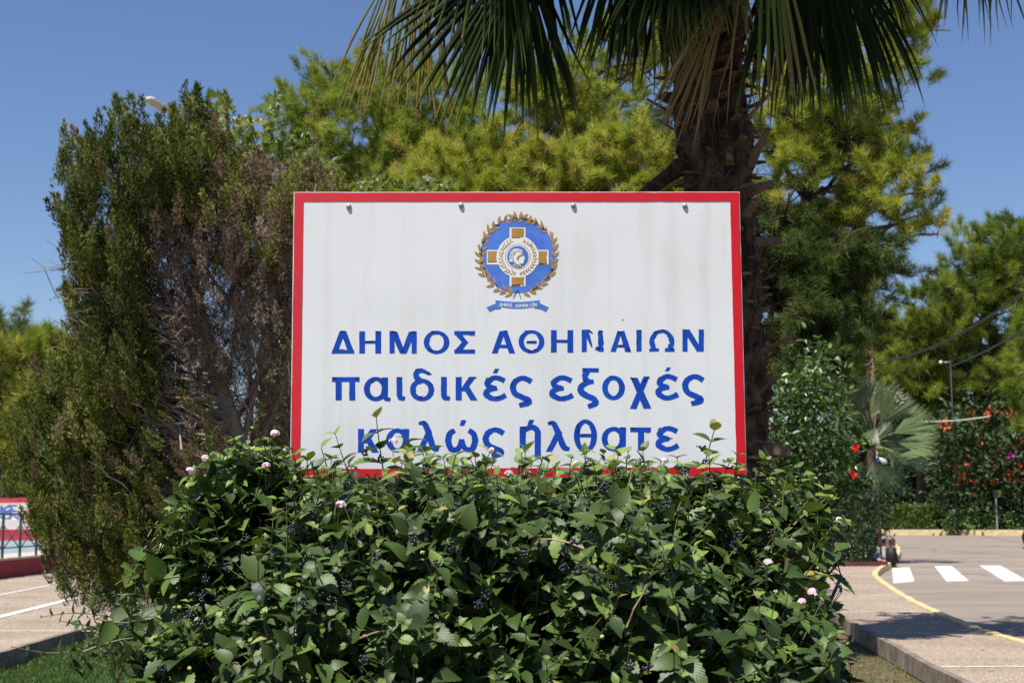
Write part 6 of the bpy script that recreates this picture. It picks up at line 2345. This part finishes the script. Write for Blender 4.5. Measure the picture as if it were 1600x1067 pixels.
# ------------------------------------------------------------------ twin-headed street lamp above the juniper
LYD = 30.0
lb = at(306, 800, LYD)
SL = empty('street_lamp', [lb[0], lb[1], -0.2], 'twin-headed pale grey street lamp showing above the juniper', 'lamp')
lt = at(306, 206, LYD)
mb = MB()
mb.tube([[lb[0], lb[1], -0.2], [lb[0], lb[1], 4], [lb[0], lb[1], lt[2]]], [0.11, 0.08, 0.05], 12)
mb.build('pole', M['grey_paint'], SL, True)
M['lamp_grey'] = plain('pale lamp housing', (0.6, 0.64, 0.66), 0.35, 0.5)
M['lamp_lens'] = plain('lamp lens', (0.3, 0.38, 0.34), 0.15, 0.6)
for tip, inn in ((at(229, 153, LYD - 1.4), at(268, 178, LYD - 0.6)), (at(384, 184, LYD + 0.4), at(343, 192, LYD + 0.1))):
    d = nrm(inn - tip)
    sd = nrm(np.cross(d, [0, 0, 1.0]))
    up = np.cross(sd, d)
    if up[2] < 0:
        up, sd = -up, -sd
    L = np.linalg.norm(inn - tip)
    rows = []
    for f, w_, h_ in ((0, .11, .02), (0.08, .15, .03), (0.85, .15, .05), (1.0, .08, .05)):
        p = tip + d * L * f
        rows += [p - sd * w_ - up * .02, p + sd * w_ - up * .02, p + sd * w_ * .9 + up * h_, p - sd * w_ * .9 + up * h_]
    Q = [[4 * r + s_, 4 * r + (s_ + 1) % 4, 4 * r + 4 + (s_ + 1) % 4, 4 * r + 4 + s_] for r in range(3) for s_ in range(4)] + [[0, 1, 2, 3], [12, 13, 14, 15]]
    mb = MB()
    mb.add(np.array(rows), None, Q)
    hd = mb.build('lamp_head', M['lamp_grey'], SL)
    mb = MB()
    rows = [tip + d * L * f + sd * w_ - up * 0.026 for f, w_ in ((.1, -.11), (.1, .11), (.8, .11), (.8, -.11))]
    mb.add(rows + [r + up * 0.004 for r in rows], None, [[0, 1, 2, 3], [0, 1, 5, 4], [1, 2, 6, 5], [2, 3, 7, 6], [3, 0, 4, 7]])
    mb.build('lens', M['lamp_lens'], hd)
    mb = MB()
    mb.tube(smooth_path([inn - d * 0.08, (inn + lt) / 2 + [0, 0, 0.02], lt - [0, 0, 0.05]], 4), 0.03, 8)
    mb.build('arm', M['grey_paint'], SL, True)

# ------------------------------------------------------------------ walker at the right edge
M['skin'] = plain('skin', (0.5, 0.29, 0.2), 0.55, 0.35)
M['dark_cloth'] = plain('dark cloth', (0.02, 0.02, 0.025), 0.8, 0.2)
M['grey_cloth'] = plain('grey shirt cloth', (0.25, 0.26, 0.3), 0.8, 0.2)
M['hair'] = plain('dark hair', (0.03, 0.02, 0.015), 0.6)
wp = gp(1609, 857, -0.13)
PS = empty('person', [wp[0], wp[1], -0.13], 'person in dark trousers stepping in at the right edge of the road', 'person')


def skin_mesh(name, chains, mat, parent):
    """chains of (x, y, z, radius); one joined skinned surface"""
    me = bpy.data.meshes.new(name)
    vs, es, rs, idx = [], [], [], {}
    for ch in chains:
        prev = None
        for v in ch:
            key = tuple(round(c_, 4) for c_ in v[:3])
            if key not in idx:
                idx[key] = len(vs)
                vs.append(v[:3])
                rs.append(v[3])
            if prev is not None and (prev, idx[key]) not in es:
                es.append((prev, idx[key]))
            prev = idx[key]
    me.from_pydata(vs, es, [])
    o = link(bpy.data.objects.new(name, me), parent)
    md = o.modifiers.new('skin', 'SKIN')
    md.use_smooth_shade = True
    for i_, r in enumerate(rs):
        r = r if isinstance(r, tuple) else (r, r)
        me.skin_vertices[0].data[i_].radius = r
    me.skin_vertices[0].data[0].use_root = True
    sb_ = o.modifiers.new('subdiv', 'SUBSURF')
    sb_.levels = sb_.render_levels = 2
    me.materials.append(mat)
    return o


pel, ch_, nk = (0, 0, 0.92, (0.15, 0.11)), (0, 0, 1.28, (0.17, 0.11)), (0, -0.01, 1.46, 0.055)
legs = [[pel, (-0.1, 0, 0.86, 0.09), (-0.24, 0.08, 0.5, 0.06), (-0.12, 0.09, 0.1, 0.04), (-0.22, 0.09, 0.04, 0.04)], [pel, (0.02, 0.0, 0.86, 0.09), (0.08, -0.08, 0.48, 0.06), (0.24, -0.1, 0.12, 0.04), (0.13, -0.11, 0.045, 0.04)]]
skin_mesh('body', [[pel, (0, 0, 1.1, (0.13, 0.1)), ch_, nk, (-0.03, 0, 1.56, (0.08, 0.075)), (-0.03, 0, 1.67, (0.085, 0.08)), (-0.01, 0, 1.74, 0.045)], [(-0.03, 0, 1.56, (0.08, 0.075)), (-0.12, 0, 1.6, 0.018)]] + legs
          + [[ch_, (0.0, 0.19, 1.36, 0.055), (0.08, 0.24, 1.1, 0.04), (0.02, 0.25, 0.88, 0.03), (-0.01, 0.25, 0.8, 0.035)], [ch_, (0.0, -0.19, 1.36, 0.055), (-0.08, -0.25, 1.1, 0.04), (-0.22, -0.26, 0.92, 0.03), (-0.28, -0.26, 0.86, 0.035)]], M['skin'], PS)
skin_mesh('trousers', [[(0, 0, 0.96, (0.165, 0.125)), (0, 0, 0.9, (0.165, 0.125)), (-0.1, 0, 0.82, 0.1), (-0.24, 0.08, 0.5, 0.075), (-0.13, 0.09, 0.12, 0.065)], [(0, 0, 0.9, (0.165, 0.125)), (0.02, 0, 0.82, 0.1), (0.08, -0.08, 0.48, 0.075), (0.23, -0.1, 0.14, 0.065)]], M['dark_cloth'], PS)
skin_mesh('shirt', [[(0, 0, 0.9, (0.17, 0.13)), (0, 0, 1.1, (0.155, 0.12)), (0, 0, 1.29, (0.185, 0.125)), (0, 0, 1.42, (0.09, 0.08))], [(0, 0, 1.29, (0.185, 0.125)), (0.0, 0.19, 1.36, 0.07), (0.06, 0.23, 1.16, 0.06)], [(0, 0, 1.29, (0.185, 0.125)), (0.0, -0.19, 1.36, 0.07), (-0.06, -0.23, 1.16, 0.06)]], M['grey_cloth'], PS)
skin_mesh('hair', [[(0.02, 0, 1.66, (0.085, 0.085)), (0.0, 0, 1.73, (0.075, 0.075)), (0.0, 0, 1.765, 0.03)]], M['hair'], PS)
for q in ((-0.12, 0.09, 0.05), (0.23, -0.1, 0.06)):
    skin_mesh('shoe', [[(q[0] + 0.04, q[1], 0.05, 0.05), (q[0] - 0.06, q[1], 0.045, 0.05), (q[0] - 0.17, q[1], 0.035, 0.035)]], M['black_plastic'], PS)

# dry leaves lying on the bed, the pavement and along the gutter
n = 420
x = np.concatenate([rng.uniform(2.2, 4.3, n), rng.uniform(4.4, 9.5, 160), rng.uniform(-9, -5.8, 160)])
y = np.concatenate([rng.uniform(10, 19, n), rng.uniform(13, 36, 160), rng.uniform(14, 32, 160)])
z = np.concatenate([np.full(n, -0.19), np.full(320, 0.008)])
edge = np.interp(y, kerb_s[::-1][np.argsort(kerb_s[::-1][:, 1]), 1], kerb_s[::-1][np.argsort(kerb_s[::-1][:, 1]), 0])
k = (x < edge - 0.2)
x, y, z = x[k], y[k], z[k]
n = len(x)
X, Y_, Z = frame(rand_dirs(n) * [1, 1, 0.1], nrm(rng.normal(size=(n, 3)) * 0.2 + [0, 0, 1]))
mb = MB()
mb.scatter(LEAF_SIMPLE[0], None, LEAF_SIMPLE[1], np.column_stack([x, y, z]), X, Y_, Z, rng.uniform(0.03, 0.07, n), np.full(n, 0.5))
kind(mb.build('leaf_litter', M['drystem']), 'stuff')
